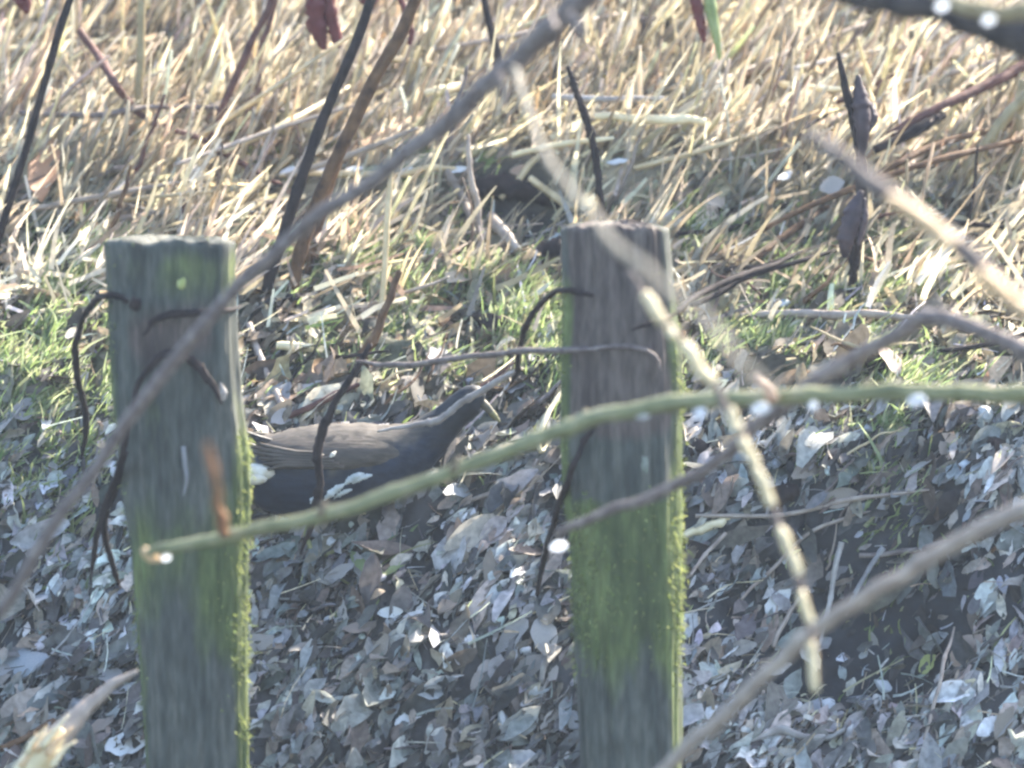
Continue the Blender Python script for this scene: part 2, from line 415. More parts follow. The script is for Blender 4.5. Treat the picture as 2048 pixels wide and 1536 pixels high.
def stems(base, direc, length, rad, bend, color, segs=3):
    """thin four-sided stems"""
    n = len(base)
    u = unit(np.cross(direc, np.tile([0.1, 1.0, 0.2], (n, 1)))); v = np.cross(direc, u)
    t = np.linspace(0, 1, segs + 1)
    c = base[:, None] + direc[:, None] * (length[:, None] * t)[..., None] + bend[:, None] * (t ** 2)[None, :, None]
    r = rad[:, None] * (1 - 0.45 * t[None])
    ring = [(1, 0), (0, 1), (-1, 0), (0, -1)]
    V = np.stack([c + (a * u[:, None] + b * v[:, None]) * r[..., None] for a, b in ring], 2).reshape(n, -1, 3)
    k = 4 * (segs + 1)
    f = [[4 * s + a, 4 * s + (a + 1) % 4, 4 * s + 4 + (a + 1) % 4, 4 * s + 4 + a] for s in range(segs) for a in range(4)]
    f.append([4 * segs, 4 * segs + 1, 4 * segs + 2, 4 * segs + 3])
    f = np.array(f)
    q = (np.arange(n)[:, None, None] * k + f[None]).reshape(-1, 4)
    return V.reshape(-1, 3), q, np.repeat(color[:, None], k, 1).reshape(-1, 3)
LS, LW = 5, 3
def leaf_template(n, fold, curl, twist):
    """n leaves in local space, x along the leaf (-.5...5), y across, z up"""
    s = np.linspace(0, 1, LS); prof = np.sin(np.pi * np.clip(s * 0.93 + 0.04, 0, 1)) ** 0.8
    a = np.array([-1, 0, 1.0])
    x = np.tile((s - .5)[None, :, None], (n, 1, LW))
    y = a[None, None] * prof[None, :, None] * 0.5 * np.ones((n, 1, 1))
    y = y * (1 + 0.35 * (RNG.random((n, LS, LW)) - .5)) + 0.06 * RNG.normal(size=(n, LS, 1))
    z = fold[:, None, None] * np.abs(a)[None, None] * prof[None, :, None] * 0.5 - curl[:, None, None] * ((s - .5) ** 2)[None, :, None] * 2
    z = z + twist[:, None, None] * (s - .5)[None, :, None] * a[None, None] * 0.6
    z = z + 0.12 * (RNG.random((n, LS, LW)) - .5)
    return np.stack([x, y, z], -1).reshape(n, LS * LW, 3)
LQ = np.array([[r * LW + c, r * LW + c + 1, (r + 1) * LW + c + 1, (r + 1) * LW + c] for r in range(LS - 1) for c in range(LW - 1)])
def leaves(base, nrm, along, L, Wd, color):
    n = len(base)
    T = leaf_template(n, RNG.uniform(-0.2, 0.9, n), RNG.uniform(-0.5, 0.9, n), RNG.normal(0, 0.5, n))
    a = unit(along - nrm * np.sum(along * nrm, 1)[:, None]); b = np.cross(nrm, a)
    V = base[:, None] + a[:, None] * (T[..., 0] * L[:, None])[..., None] + b[:, None] * (T[..., 1] * Wd[:, None])[..., None] + nrm[:, None] * (T[..., 2] * Wd[:, None])[..., None]
    q = (np.arange(n)[:, None, None] * (LS * LW) + LQ[None]).reshape(-1, 4)
    return V.reshape(-1, 3), q, np.repeat(color[:, None], LS * LW, 1).reshape(-1, 3)
def ico(sub=1):
    import bmesh
    bm = bmesh.new(); bmesh.ops.create_icosphere(bm, subdivisions=sub, radius=1)
    v = np.array([x.co for x in bm.verts]); f = np.array([[x.index for x in y.verts] for y in bm.faces]); bm.free()
    return v, f
ICO_V, ICO_F = ico(2)
def pebbles(base, nrm, along, size, color):
    n = len(base); k = len(ICO_V)
    sh = 1 + 0.40 * RNG.normal(size=(n, 8))
    dirs = unit(RNG.normal(size=(n, 8, 3)))
    r = np.ones((n, k))
    for m in range(8):
        r += 0.18 * (sh[:, m:m + 1] - 1) * 4 * np.clip(np.einsum('kc,nc->nk', ICO_V, dirs[:, m]), 0, 1) ** 2
    T = ICO_V[None] * r[..., None]
    a = unit(along - nrm * np.sum(along * nrm, 1)[:, None]); b = np.cross(nrm, a)
    V = base[:, None] + a[:, None] * (T[..., 0] * size[:, :1])[..., None] + b[:, None] * (T[..., 1] * size[:, 1:2])[..., None] + nrm[:, None] * (T[..., 2] * size[:, 2:3])[..., None]
    t = (np.arange(n)[:, None, None] * k + ICO_F[None]).reshape(-1, 3)
    return V.reshape(-1, 3), t, np.repeat(color[:, None], k, 1).reshape(-1, 3)

def pal(cols, n, jitter=0.12):
    c = np.array(cols)[RNG.integers(0, len(cols), n)]
    return np.clip(c * (1 + jitter * RNG.normal(size=(n, 1))) * (1 + 0.04 * RNG.normal(size=(n, 3))), 0.01, 0.95)
def spots(n, x0, x1, y0, y1, dens=None, over=3):
    x = RNG.uniform(x0, x1, n * over); y = RNG.uniform(y0, y1, n * over)
    if dens is not None:
        k = RNG.random(n * over) < dens(x, y); x, y = x[k], y[k]
    x, y = x[:n], y[:n]
    return np.stack([x, y, height(x, y)], 1)
def lean(n, up=1.0, right=0.45, back=0.0, jit=0.3):
    return unit(np.array([right, back, up])[None] + jit * RNG.normal(size=(n, 3)))
def slant(n, mean=55, spread=28):
    """along-ground directions that run up the bank to the right, as the litter lies"""
    a = np.radians(mean + spread * RNG.normal(size=n))
    return np.stack([np.cos(a), np.sin(a), 0.5 * np.sin(a)], 1)
def tilt(nrm, s):
    return unit(nrm + s * RNG.normal(size=nrm.shape))
def sm(a, b, v):
    t = np.clip((v - a) / (b - a), 0, 1); return t * t * (3 - 2 * t)
GREEN_SPOTS = [G(a, b_) for a, b_ in [(660, 540), (640, 600), (170, 560), (60, 740), (110, 830), (60, 930), (960, 590), (1010, 620), (1090, 640), (1420, 470), (1760, 570), (1620, 560), (1480, 690), (1800, 760), (60, 800), (120, 700), (30, 870), (110, 900), (150, 840), (20, 950), (90, 960), (700, 520), (640, 520), (1040, 600), (990, 650), (560, 320), (1120, 740), (1150, 900), (1800, 870), (200, 560), (800, 600), (870, 650), (1550, 860), (860, 330), (1500, 410)]]
def green_mask(x, y):
    m = 0
    for k, p in enumerate(GREEN_SPOTS):
        m = np.maximum(m, np.exp(-((x - p[0]) / 0.05) ** 2 - ((y - p[1]) / 0.06) ** 2))
    f = fbm(x * 14 + 30, y * 14 + 11, 3)
    band = sm(-0.10, 0.04, y) * sm(0.48, 0.30, y)
    return np.clip(1.2 * m ** 1.2 * sm(0.32, 0.56, f) + 0.05 * band * sm(0.4, 0.6, f) + 0.004, 0, 1)
def green_mask_old(x, y):
    f = fbm(x * 5 + 30, y * 6 + 11, 3)
    left = sm(-0.50, -0.56, x) * sm(-0.22, -0.10, y)
    band = sm(-0.10, 0.04, y) * sm(0.46, 0.26, y)
    return np.clip((np.maximum(band, left)) * sm(0.40, 0.60, f) + 0.06 * sm(-0.05, 0.1, y), 0, 1)
def hollow(x, y):
    return np.exp(-(((x - 0.41) / 0.165) ** 2 + ((y + 0.245) / 0.095) ** 2) ** 2)

STRAW = [(0.68, 0.57, 0.365), (0.58, 0.49, 0.335), (0.78, 0.70, 0.50), (0.47, 0.385, 0.265), (0.43, 0.38, 0.305), (0.64, 0.58, 0.455), (0.25, 0.19, 0.14), (0.54, 0.50, 0.43), (0.36, 0.285, 0.195)]
LITTER = [(0.37, 0.37, 0.345), (0.50, 0.495, 0.465), (0.27, 0.27, 0.255), (0.15, 0.148, 0.142), (0.52, 0.46, 0.385), (0.68, 0.67, 0.645), (0.26, 0.21, 0.17), (0.41, 0.43, 0.43), (0.08, 0.078, 0.076), (0.43, 0.37, 0.295), (0.11, 0.104, 0.098), (0.33, 0.335, 0.325)]
GREEN = [(0.24, 0.31, 0.12), (0.32, 0.38, 0.17), (0.40, 0.44, 0.24), (0.17, 0.22, 0.10), (0.46, 0.46, 0.28)]

HOL = G(1035, 395)
# -- straw: fine blades, leaning up to the right
def keep_out(b):
    return ~((((b[:, 0] + 0.005) / 0.095) ** 2 + ((b[:, 1] - HOL[1] + 0.085) / 0.125) ** 2 < 1) & (RNG.random(len(b)) < 0.93))
def tint(p, lo=0.52, hi=1.18, k=7.0):
    f = fbm(p[:, 0] * k + 51, p[:, 1] * k + 13, 3)
    return lo + (hi - lo) * sm(0.32, 0.62, f)[:, None]
nt_ = 1300
tc_ = spots(nt_, -0.80, 0.80, 0.22, 1.25, lambda x, y: 0.34 + 0.66 * sm(0.46, 0.60, y)); tc_ = tc_[keep_out(tc_)]; nt_ = len(tc_)
td_ = lean(nt_, 1.0, 0.46, -0.12, 0.24); tcol = pal(STRAW, nt_, 0.1); tl_ = RNG.uniform(0.6, 1.5, nt_)
n = 15000
ti_ = RNG.integers(0, nt_, n)
xy = tc_[ti_, :2] + RNG.normal(size=(n, 2)) * np.array([0.016, 0.016])
b = np.column_stack([xy, height(xy[:, 0], xy[:, 1]) + RNG.uniform(0, 0.01, n)])
L = (RNG.gamma(2.6, 0.014, n) + 0.014) * tl_[ti_]
dr = unit(td_[ti_] + 0.20 * RNG.normal(size=(n, 3)))
bend = np.stack([0.20 * L * RNG.normal(0.3, 0.5, n), 0.15 * L * RNG.normal(-0.2, 0.5, n), -0.22 * L * RNG.random(n)], 1)
A = blades(b, dr, L, RNG.uniform(0.003, 0.0095, n), bend, np.clip((0.55 * tcol[ti_] + 0.45 * pal(STRAW, n)) * tint(b), .02, .9), segs=4)
# straw lying about
n2 = 5500
b = spots(n2, -0.80, 0.80, 0.10, 1.25, lambda x, y: 0.30 + 0.70 * sm(0.40, 0.6, y)); b = b[keep_out(b)]; n2 = len(b)
b[:, 2] += RNG.uniform(0.002, 0.035, n2)
L = RNG.uniform(0.02, 0.10, n2)
A2 = blades(b, unit(slant(n2, 52, 38) + np.array([0, 0, .12]) + 0.25 * RNG.normal(size=(n2, 3))), L, RNG.uniform(0.003, 0.009, n2), 0.12 * L[:, None] * RNG.normal(size=(n2, 3)), np.clip(pal(STRAW, n2) * tint(b), .02, .9), taper=0.4)
V = np.concatenate([A[0], A2[0]]); q = np.concatenate([A[1], A2[1] + len(A[0])]); c = np.concatenate([A[2], A2[2]])
tag(link('dry_grass', make_mesh('dry_grass', V, q, col=c), M['straw']), 'pale dry grass blades covering the upper bank', 'dry grass', kind='stuff')
# -- thin reed stubble
n = 3600
b = spots(n, -0.80, 0.80, 0.28, 1.25, lambda x, y: 0.08 + 0.92 * sm(0.42, 0.6, y)); b = b[keep_out(b)]; n = len(b)
L = RNG.gamma(2.6, 0.025, n) + 0.02
V, q, c = stems(b, lean(n, 1.0, 0.50, -0.05, 0.25), L, RNG.uniform(0.0016, 0.0042, n), 0.12 * L[:, None] * RNG.normal(size=(n, 3)), pal(STRAW, n))
tag(link('reed_stubble', make_mesh('reed_stubble', V, q, col=c), M['straw']), 'thin standing straw stubble among the dry grass', 'stubble', kind='stuff')
# -- green grass
n = 22000
b = spots(n, -0.80, 0.80, -0.30, 1.2, green_mask, 22); n = len(b)
L = RNG.gamma(2.6, 0.0055, n) + 0.006
bend = np.stack([0.4 * L * RNG.normal(0.3, 0.5, n), 0.3 * L * RNG.normal(0, 0.5, n), -0.25 * L * RNG.random(n)], 1)
V, q, c = blades(b, lean(n, 1.0, 0.40, -0.1, 0.45), L, RNG.uniform(0.0022, 0.0055, n), bend, pal(GREEN, n))
tag(link('green_grass', make_mesh('green_grass', V, q, col=c), M['grass']), 'short green grass and moss in a band across the bank', 'grass', kind='stuff')
# -- leaf litter, from crumbs to whole leaves, matted
LS = 6
LQ = np.array([[r * LW + c, r * LW + c + 1, (r + 1) * LW + c + 1, (r + 1) * LW + c] for r in range(LS - 1) for c in range(LW - 1)])
n = 28000
b = spots(n, -0.80, 0.80, -0.66, 1.2, lambda x, y: (1 - 0.60 * sm(-0.06, 0.08, y)) * (1 - 0.40 * sm(0.3, 0.5, y)) * (1 - 0.95 * hollow(x, y)) * (0.32 + 0.68 * sm(0.37, 0.53, fbm(x * 9, y * 9 + 70, 3))) * (1 - 0.65 * green_mask(x, y)) * (1 - 0.8 * np.exp(-((x + 0.005) / 0.085) ** 2 - ((y - HOL[1] + 0.04) / 0.08) ** 2))); n = len(b)
nr = tilt(normals(b[:, 0], b[:, 1]), 0.46)
L = np.clip(np.exp(RNG.normal(math.log(0.0245), 0.50, n)), 0.006, 0.08)
b += nr * (RNG.uniform(-0.003, 0.012, n) + 0.06 * L)[:, None]
lc = pal(LITTER, n, 0.25) * (0.52 + 0.60 * sm(0.35, 0.62, fbm(b[:, 0] * 8 + 5, b[:, 1] * 8, 3)))[:, None]
wz = sm(-0.12, 0.05, b[:, 1])[:, None]; lc = lc * (1 - wz) + lc * np.array((0.86, 0.74, 0.55)) * wz   # browner leaves among the grass
V, q, c = leaves(b, nr, slant(n, 58, 22), L, L * RNG.uniform(0.22, 0.50, n), np.clip(lc, .03, .8))
# broken straw and twig bits among the leaves
n2 = 5000
b = spots(n2, -0.80, 0.80, -0.72, 0.6); n2 = len(b)
b += normals(b[:, 0], b[:, 1]) * RNG.uniform(0.002, 0.016, n2)[:, None]
L = RNG.gamma(2.2, 0.010, n2) + 0.008
A2 = blades(b, unit(slant(n2, 52, 35) + 0.3 * RNG.normal(size=(n2, 3))), L, RNG.uniform(0.0012, 0.0034, n2), 0.25 * L[:, None] * RNG.normal(size=(n2, 3)), pal(LITTER + STRAW[:4], n2, 0.2), taper=0.5)
q = np.concatenate([q, A2[1] + len(V)]); c = np.concatenate([c, A2[2]]); V = np.concatenate([V, A2[0]])
tag(link('leaf_litter', make_mesh('leaf_litter', V, q, col=c), M['leafy']), 'grey brown leaf litter strewn over the lower bank', 'leaf litter', kind='stuff')
# -- gravel
n = 150
b = spots(n, -0.80, 0.80, -0.72, 0.25, lambda x, y: sm(0.2, -0.2, y) * (1 - 0.9 * hollow(x, y))); n = len(b)
nr = tilt(normals(b[:, 0], b[:, 1]), 0.3)
s = RNG.gamma(3, 0.0013, n)[:, None] * np.stack([RNG.uniform(0.9, 1.8, n), RNG.uniform(0.7, 1.1, n), RNG.uniform(0.5, 0.9, n)], 1) + 0.001
b += nr * (s[:, 2:] * 0.5 + 0.004)
V, t, c = pebbles(b, nr, slant(n, 50, 40), s, pal([(0.30, 0.30, 0.30), (0.20, 0.20, 0.21), (0.42, 0.41, 0.40), (0.13, 0.13, 0.14), (0.58, 0.57, 0.56)], n, 0.15))
tag(link('gravel', make_mesh('gravel', V, None, t, col=c, smooth=False), M['stone']), 'small grey gravel mixed into the litter at the foot', 'gravel', kind='stuff')

# ------------------------------------------------------------------ posts
def make_post(rows, y, name, label, seed, mossf, topdome, stain):
    """rows: (py, px_left, px_right) of the outline, y: distance plane"""
    rg = np.random.default_rng(seed)
    root = empty(name, tuple(WY((rows[-1][1] + rows[-1][2]) / 2, rows[-1][0], y)))
    tag(root, label, 'post', 'posts along the foot of the bank')
    K = 112; n = 150
    pys = np.linspace(rows[0][0], rows[-1][0], n)
    l = np.interp(pys, [r[0] for r in rows], [r[1] for r in rows]); r_ = np.interp(pys, [r[0] for r in rows], [r[2] for r in rows])
    C = np.array([WY((a + b_) / 2, p, y) for a, b_, p in zip(l, r_, pys)])
    hw = np.array([np.linalg.norm(WY(b_, p, y) - WY(a, p, y)) / 2 for a, b_, p in zip(l, r_, pys)])
    th = np.linspace(0, 2 * math.pi, K, endpoint=False)
    e = 2 / 2.6
    cx = np.sign(np.cos(th)) * np.abs(np.cos(th)) ** e; cy = np.sign(np.sin(th)) * np.abs(np.sin(th)) ** e
    zz = C[:, 2][:, None]
    groove = (fbm(th[None] * 5 + seed, zz * 4 + seed, 3) - .5) * 0.10 + (vnoise(th[None] * 18 + seed * 3, zz * 5) - .5) * 0.050 + (vnoise(th[None] * 44, zz * 9 + seed) - .5) * 0.030 + (vnoise(th[None] * 30, zz * 60 + seed) - .5) * 0.014
    crack = 0
    for c0, a0, f0, d0, w0 in ((4.35, .05, 9, .09, .03), (5.15, .04, 7, .07, .025), (4.75, .03, 13, .05, .02), (3.8, .05, 6, .06, .025), (5.6, .03, 8, .06, .02)):
        cut = sm_(0.35, 0.6, vnoise(zz * 5 + c0 * 7, 0 * zz + seed))
        crack = crack - d0 * cut * np.exp(-((th[None] - c0 - a0 * np.sin(zz * f0 + seed) - 0.03 * (vnoise(zz * 40, 0 * zz + c0) - .5)) / w0) ** 2)
    rad = hw[:, None] * (1 + groove + crack)
    V = np.stack([C[:, 0][:, None] + rad * cx[None], y + 0.92 * rad * cy[None], np.broadcast_to(zz, rad.shape)], -1)
    # worn top rim
    V[0, :, 2] += 0.001 * rg.normal(size=K) - 0.004 - 0.004 * sm_(0.55, 0.85, vnoise(th * 2.2 + seed, 0 * th)) - 0.002 * vnoise(th * 7, 0 * th + seed)
    for k, (s, dz) in enumerate([(0.97, 0.0)]): V[0, :, :2] = C[0, :2] + (V[0, :, :2] - C[0, :2]) * s
    inner = C[0] + (V[0] - C[0]) * np.array([0.80, 0.80, 1]) + np.array([0, 0, topdome]); inner[:, 2] += 0.0012 * rg.normal(size=K)
    inner2 = C[0] + (V[0] - C[0]) * np.array([0.4, 0.4, 1]) + np.array([0, 0, topdome * 1.3]); inner2[:, 2] += 0.0012 * rg.normal(size=K)
    for arr in (V[0], inner, inner2): arr[:, 2] -= 0.19 * (arr[:, 1] - (y - hw[0]))
    for k in range(1, 12): V[k, :, 2] = np.minimum(V[k, :, 2], V[k - 1, :, 2] - 0.0008)
    topc = C[0] + np.array([0, 0, topdome - 0.19 * hw[0]])
    allV = np.concatenate([inner2, inner, V.reshape(-1, 3), topc[None]])
    m = n + 2
    i = np.arange(m - 1)[:, None] * K; j = np.arange(K)[None]; j2 = (j + 1) % K
    q = np.stack([i + j, i + K + j, i + K + j2, i + j2], -1).reshape(-1, 4)
    tr = [(m * K, a, (a + 1) % K) for a in range(K)]
    alg = np.clip(stain(np.cos(th)[None], np.sin(th)[None], pys[:, None])[0], 0, 1); brn = np.clip(stain(np.cos(th)[None], np.sin(th)[None], pys[:, None])[1], 0, 1)
    pc = np.stack([alg + 0 * rad, brn + 0 * rad, 0 * rad], -1).reshape(-1, 3)
    pc = np.concatenate([pc[:K], pc[:K], pc, pc[:1]])
    place_child(link('post_shaft', make_mesh('post_shaft', allV, q, tr, col=pc), M['post']), root)
    # moss: short fibres hanging on the surface
    nm = 26000
    ti = rg.uniform(0, 2 * math.pi, nm); pi = rg.uniform(pys[0], pys[-1], nm)
    keep = rg.random(nm) < mossf(np.cos(ti), np.sin(ti), pi)
    ti, pi = ti[keep], pi[keep]; nm = len(ti)
    fi = np.clip(((pi - pys[0]) / (pys[-1] - pys[0]) * (n - 1)), 0, n - 1).astype(int); ki = (ti / (2 * math.pi) * K).astype(int) % K
    base = V[fi, ki] + 0.003 * rg.normal(size=(nm, 3)) * np.array([1, 1, 2.0])
    outw = np.stack([np.cos(ti), np.sin(ti), 0 * ti], 1)
    d = unit(0.35 * outw + np.array([0.12, 0, -0.85]) + 0.4 * rg.normal(size=(nm, 3)))
    Lm = rg.gamma(2.4, 0.0012, nm) + 0.0012
    mc = np.array([(0.15, 0.19, 0.065), (0.21, 0.25, 0.085), (0.30, 0.32, 0.12), (0.11, 0.135, 0.055)])[rg.integers(0, 4, nm)] * (1 + 0.15 * rg.normal(size=(nm, 1)))
    Vb, qb, cb = blades(base - outw * 0.001, d, Lm, rg.uniform(0.0010, 0.0024, nm), 0.2 * Lm[:, None] * rg.normal(size=(nm, 3)), np.clip(mc, .02, .6), segs=2, taper=0.7)
    o = place_child(link('moss', make_mesh('moss', Vb, qb, col=cb), M['moss']), root)
    tag(o, kind='stuff')
    def surf(px, py, lift=0.001):
        f = int(np.clip((py - pys[0]) / (pys[-1] - pys[0]) * (n - 1), 0, n - 1))
        x = WY(px, py, y)[0]
        front = [k for k in range(K) if math.sin(th[k]) < 0]
        k = min(front, key=lambda k: abs(V[f, k, 0] - x))
        p = V[f, k].copy(); p[1] -= lift
        # keep the photo ray: nudge along z for the nearer surface
        return WY(px, py, p[1])
    return root, surf
PY_L, PY_R = -0.70, -0.70
left_rows = [(450, 216, 464), (478, 207, 470), (560, 214, 470), (650, 217, 473), (780, 222, 478), (900, 238, 495), (1000, 246, 497), (1100, 262, 493), (1300, 278, 491), (1536, 294, 495), (1750, 300, 500)]
right_rows = [(427, 1134, 1320), (452, 1122, 1334), (560, 1126, 1342), (700, 1124, 1360), (900, 1122, 1362), (1000, 1128, 1362), (1100, 1144, 1362), (1300, 1150, 1360), (1536, 1162, 1360), (1750, 1168, 1362)]
def moss_left(c, s, py):
    f = fbm(py / 45.0, c * 6 + 4, 4)
    front = (s < 0.35)
    right = sm(0.70, 0.93, c) * sm(800, 960, py) * (1.15 - 0.7 * sm(1350, 1500, py))
    diag = sm(0.15, 0.75, c) * np.exp(-((py - 1180) / 130.0) ** 2) * 0.55
    leftp = sm(-0.75, -0.98, c) * 0.22 * sm(520, 640, py)
    top = 0.03 * sm(650, 500, py)
    return front * np.clip((right + diag + leftp + top) * (0.08 + 1.5 * sm(0.40, 0.58, f)), 0, 1)
def moss_right(c, s, py):
    f = fbm(py / 45.0 + 20, c * 6 + 9, 4)
    front = (s < 0.35)
    mid = sm(950, 1010, py) * sm(1360, 1180, py) * 0.75 * (0.55 + sm(0.1, -0.9, c) + 0.6 * sm(0.3, 0.9, c))
    le = sm(-0.70, -0.95, c) * 0.40 * sm(1400, 1250, py) * sm(520, 640, py)
    re = sm(0.75, 0.95, c) * 0.45 * sm(1450, 1300, py) * sm(520, 640, py)
    return front * np.clip((mid + le + re) * (0.10 + 1.4 * sm(0.40, 0.58, f)), 0, 1)
def stain_left(c, s, py):
    top = 0.22 * sm(640, 540, py) * sm(470, 520, py) * (0.7 + 0.6 * vnoise(c * 5 + 2, py / 90.0))
    edge = 0.75 * sm(0.55, 0.9, c) * sm(820, 980, py) + 0.30 * sm(-0.7, -0.95, c)
    diag = 0.55 * sm(-0.3, 0.8, c) * np.exp(-((py - 1180) / 150.0) ** 2) + 0.34 * np.exp(-((py - 1090) / 150.0) ** 2)
    return np.maximum(np.maximum(top, edge), diag) + 0.07, 0.55 * np.exp(-((py - 650) / 70.0) ** 2) * sm(0.8, 0.4, np.abs(c)) + 0 * c
def stain_right(c, s, py):
    mid = 0.70 * sm(950, 1020, py) * sm(1420, 1200, py)
    edge = (0.50 * sm(-0.65, -0.9, c) * sm(1400, 1250, py) + 0.45 * sm(0.6, 0.9, c)) * sm(500, 640, py)
    top = 0.0 * py
    return np.maximum(np.maximum(mid, edge), top) + 0.02, 0.85 * sm(900, 800, py) * sm(0.98, 0.7, np.abs(c))
post_l, surf_l = make_post(left_rows, PY_L, 'wooden_post', 'left weathered wooden post with moss down its right edge, hiding the bird\'s tail', 4, moss_left, 0.002, stain_left)
post_r, surf_r = make_post(right_rows, PY_R, 'wooden_post', 'right weathered wooden post with a green mossy lower half, right of the bird', 9, moss_right, 0.002, stain_right)

def patch(name, surf, px, py, rx, ry, mat, root, seed):
    """a small raised crust on a post face"""
    rg = np.random.default_rng(seed); K = 12
    c = surf(px, py, 0.003); ring = []
    for r in (0.6, 1.0):
        for k in range(K):
            a = 2 * math.pi * k / K; q_ = r * (1 + 0.2 * rg.normal())
            p = surf(px + rx * q_ * math.cos(a), py + ry * q_ * math.sin(a), 0.0025 if r < 1 else -0.001)
            ring.append(p)
    V = np.array([c] + ring)
    tr = [(0, 1 + k, 1 + (k + 1) % K) for k in range(K)]
    qd = [(1 + k, 1 + K + k, 1 + K + (k + 1) % K, 1 + (k + 1) % K) for k in range(K)]
    return place_child(link(name, make_mesh(name, V, qd, tr), mat), root)
patch('lichen', surf_l, 362, 568, 11, 12, M['lichen'], post_l, 1)
patch('lichen', surf_r, 1290, 930, 10, 22, M['post_lichen'], post_r, 2)
def on_post(name, surf, pts, rpx, mat, root, lift=0.003, seed=0, **kw):
    P = [surf(x, y_, lift) for x, y_ in pts]
    o = tube(name, P, [r * PXM * 9.2 for r in rpx], mat, None, seed=seed, **kw)
    return place_child(o, root)
on_post('splinter', surf_l, [(367, 893), (370, 930), (373, 960), (365, 1000)], [5, 5, 4, 2], M['leaf1'], post_l, 0.002, 3)
on_post('splinter', surf_l, [(440, 765), (446, 785), (447, 800)], [2, 9, 3], M['leaf1'], post_l, 0.002, 4)

# ------------------------------------------------------------------ moorhen
bird_foot = G(640, 1092)
BY = bird_foot[1] + 0.01
bird = empty('moorhen', tuple(bird_foot))
tag(bird, 'dark moorhen leaning forward between the two posts, brown back and slate belly', 'bird')
def bp(px, py, dy=0.0):
    p = WY(px, py, BY); p = p.copy(); p[1] += dy; return p
st = [  # cx, cy, half height px, half depth px, tilt (deg of the cross-section axis from vertical)
    (452, 892, 8, 20), (470, 902, 30, 42), (500, 920, 56, 66), (540, 938, 78, 84), (590, 946, 90, 94), (650, 944, 94, 98), (710, 936, 90, 95), (765, 924, 79, 84),
    (812, 905, 62, 66), (848, 882, 47, 50), (878, 856, 38, 40), (904, 832, 32, 34), (926, 812, 31, 32), (946, 799, 30, 30), (960, 796, 23, 24), (969, 798, 10, 11)]
ax = np.array([(s[0], s[1]) for s in st], float)
cc = catmull(np.column_stack([ax, [s[2] for s in st]]), 60)
dd = catmull(np.column_stack([ax, [s[3] for s in st]]), 60)[:, 2]
tan = unit(np.gradient(cc[:, :2], axis=0))
s_px = PXM * depth_of(bp(700, 900))
K = 28; V = []
for k in range(60):
    nx, ny = -tan[k, 1], tan[k, 0]                      # screen normal (down)
    for a in np.linspace(0, 2 * math.pi, K, endpoint=False):
        h = cc[k, 2] * math.sin(a); dpt = dd[k] * math.cos(a)
        rr = 1 + 0.010 * math.sin(a * 9 + k) + 0.012 * random.gauss(0, 1)
        V.append(bp(cc[k, 0] + nx * h * rr, cc[k, 1] + ny * h * rr, dpt * s_px * rr))
V = np.array(V); ends = np.array([V[:K].mean(0), V[-K:].mean(0)])
i = np.arange(59)[:, None] * K; j = np.arange(K)[None]; j2 = (j + 1) % K
q = np.stack([i + j, i + j2, i + K + j2, i + K + j], -1).reshape(-1, 4)
tr = [(60 * K, (a + 1) % K, a) for a in range(K)] + [(60 * K + 1, 59 * K + a, 59 * K + (a + 1) % K) for a in range(K)]
def body_material():
    m, t, out = new_mat('moorhen_plumage')
    n = noise_node(t, 150, 5, (0.35, 1, 1)); a = N(t, 'ShaderNodeAttribute', attribute_name='Col')
    v = ramp(t, [(0.3, (0.65,) * 3), (0.7, (1.25,) * 3)], n.outputs[0])
    finish(t, out, mix_mul(t, a.outputs['Color'], v), 0.6, 0, n.outputs[0], 0.6, 0.002, 0.3); return m
hcol = np.zeros((len(V), 3))
slate = np.array((0.014, 0.020, 0.034)); brownf = np.array((0.085, 0.070, 0.054)); headc = np.array((0.013, 0.015, 0.019))
for k in range(60):
    for a in range(K):
        up = -math.sin(2 * math.pi * a / K)
        t_ = float(sm(0.25, 0.6, np.array(up + 0.12 * random.gauss(0, 1))))
        c_ = slate * (1 - t_) + brownf * t_
        hd = float(sm(835, 900, np.array(cc[k, 0]))); c_ = c_ * (1 - hd) + headc * hd
        hcol[k * K + a] = c_
body_col = np.concatenate([hcol, hcol[:1], hcol[-1:]])
body = place_child(link('body', make_mesh('body', np.concatenate([V, ends]), q, tr, col=body_col), body_material()), bird)

def dome(name, outline, mat, parent_root, dy, thick, nrings=5, sub_parent=None):
    """a feathered plate: pixel outline, raised towards the camera at its middle"""
    O = np.array(outline, float); c = O.mean(0); n_ = 40
    Oc = catmull(np.concatenate([O, O[:1]]), n_ + 1)[:-1]
    V = []
    for r in np.linspace(1, 0.0, nrings + 1)[:-1]:
        for p in Oc:
            x = c + (p - c) * r
            V.append(bp(x[0], x[1], dy(x[0], x[1]) - thick * (1 - r ** 2)))
    V.append(bp(c[0], c[1], dy(c[0], c[1]) - thick))
    q = [(r * n_ + k, r * n_ + (k + 1) % n_, (r + 1) * n_ + (k + 1) % n_, (r + 1) * n_ + k) for r in range(nrings - 1) for k in range(n_)]
    t_ = [((nrings - 1) * n_ + k, (nrings - 1) * n_ + (k + 1) % n_, nrings * n_) for k in range(n_)]
    return place_child(link(name, make_mesh(name, V, q, t_), mat), parent_root)
cxs = cc[:, 0]
def bsurf(px, py):
    k = int(np.argmin(np.abs(cxs - px))); v = (py - cc[k, 1]) / cc[k, 2]
    return -dd[k] * math.sqrt(max(0.0, 1 - min(1, v * v))) * s_px
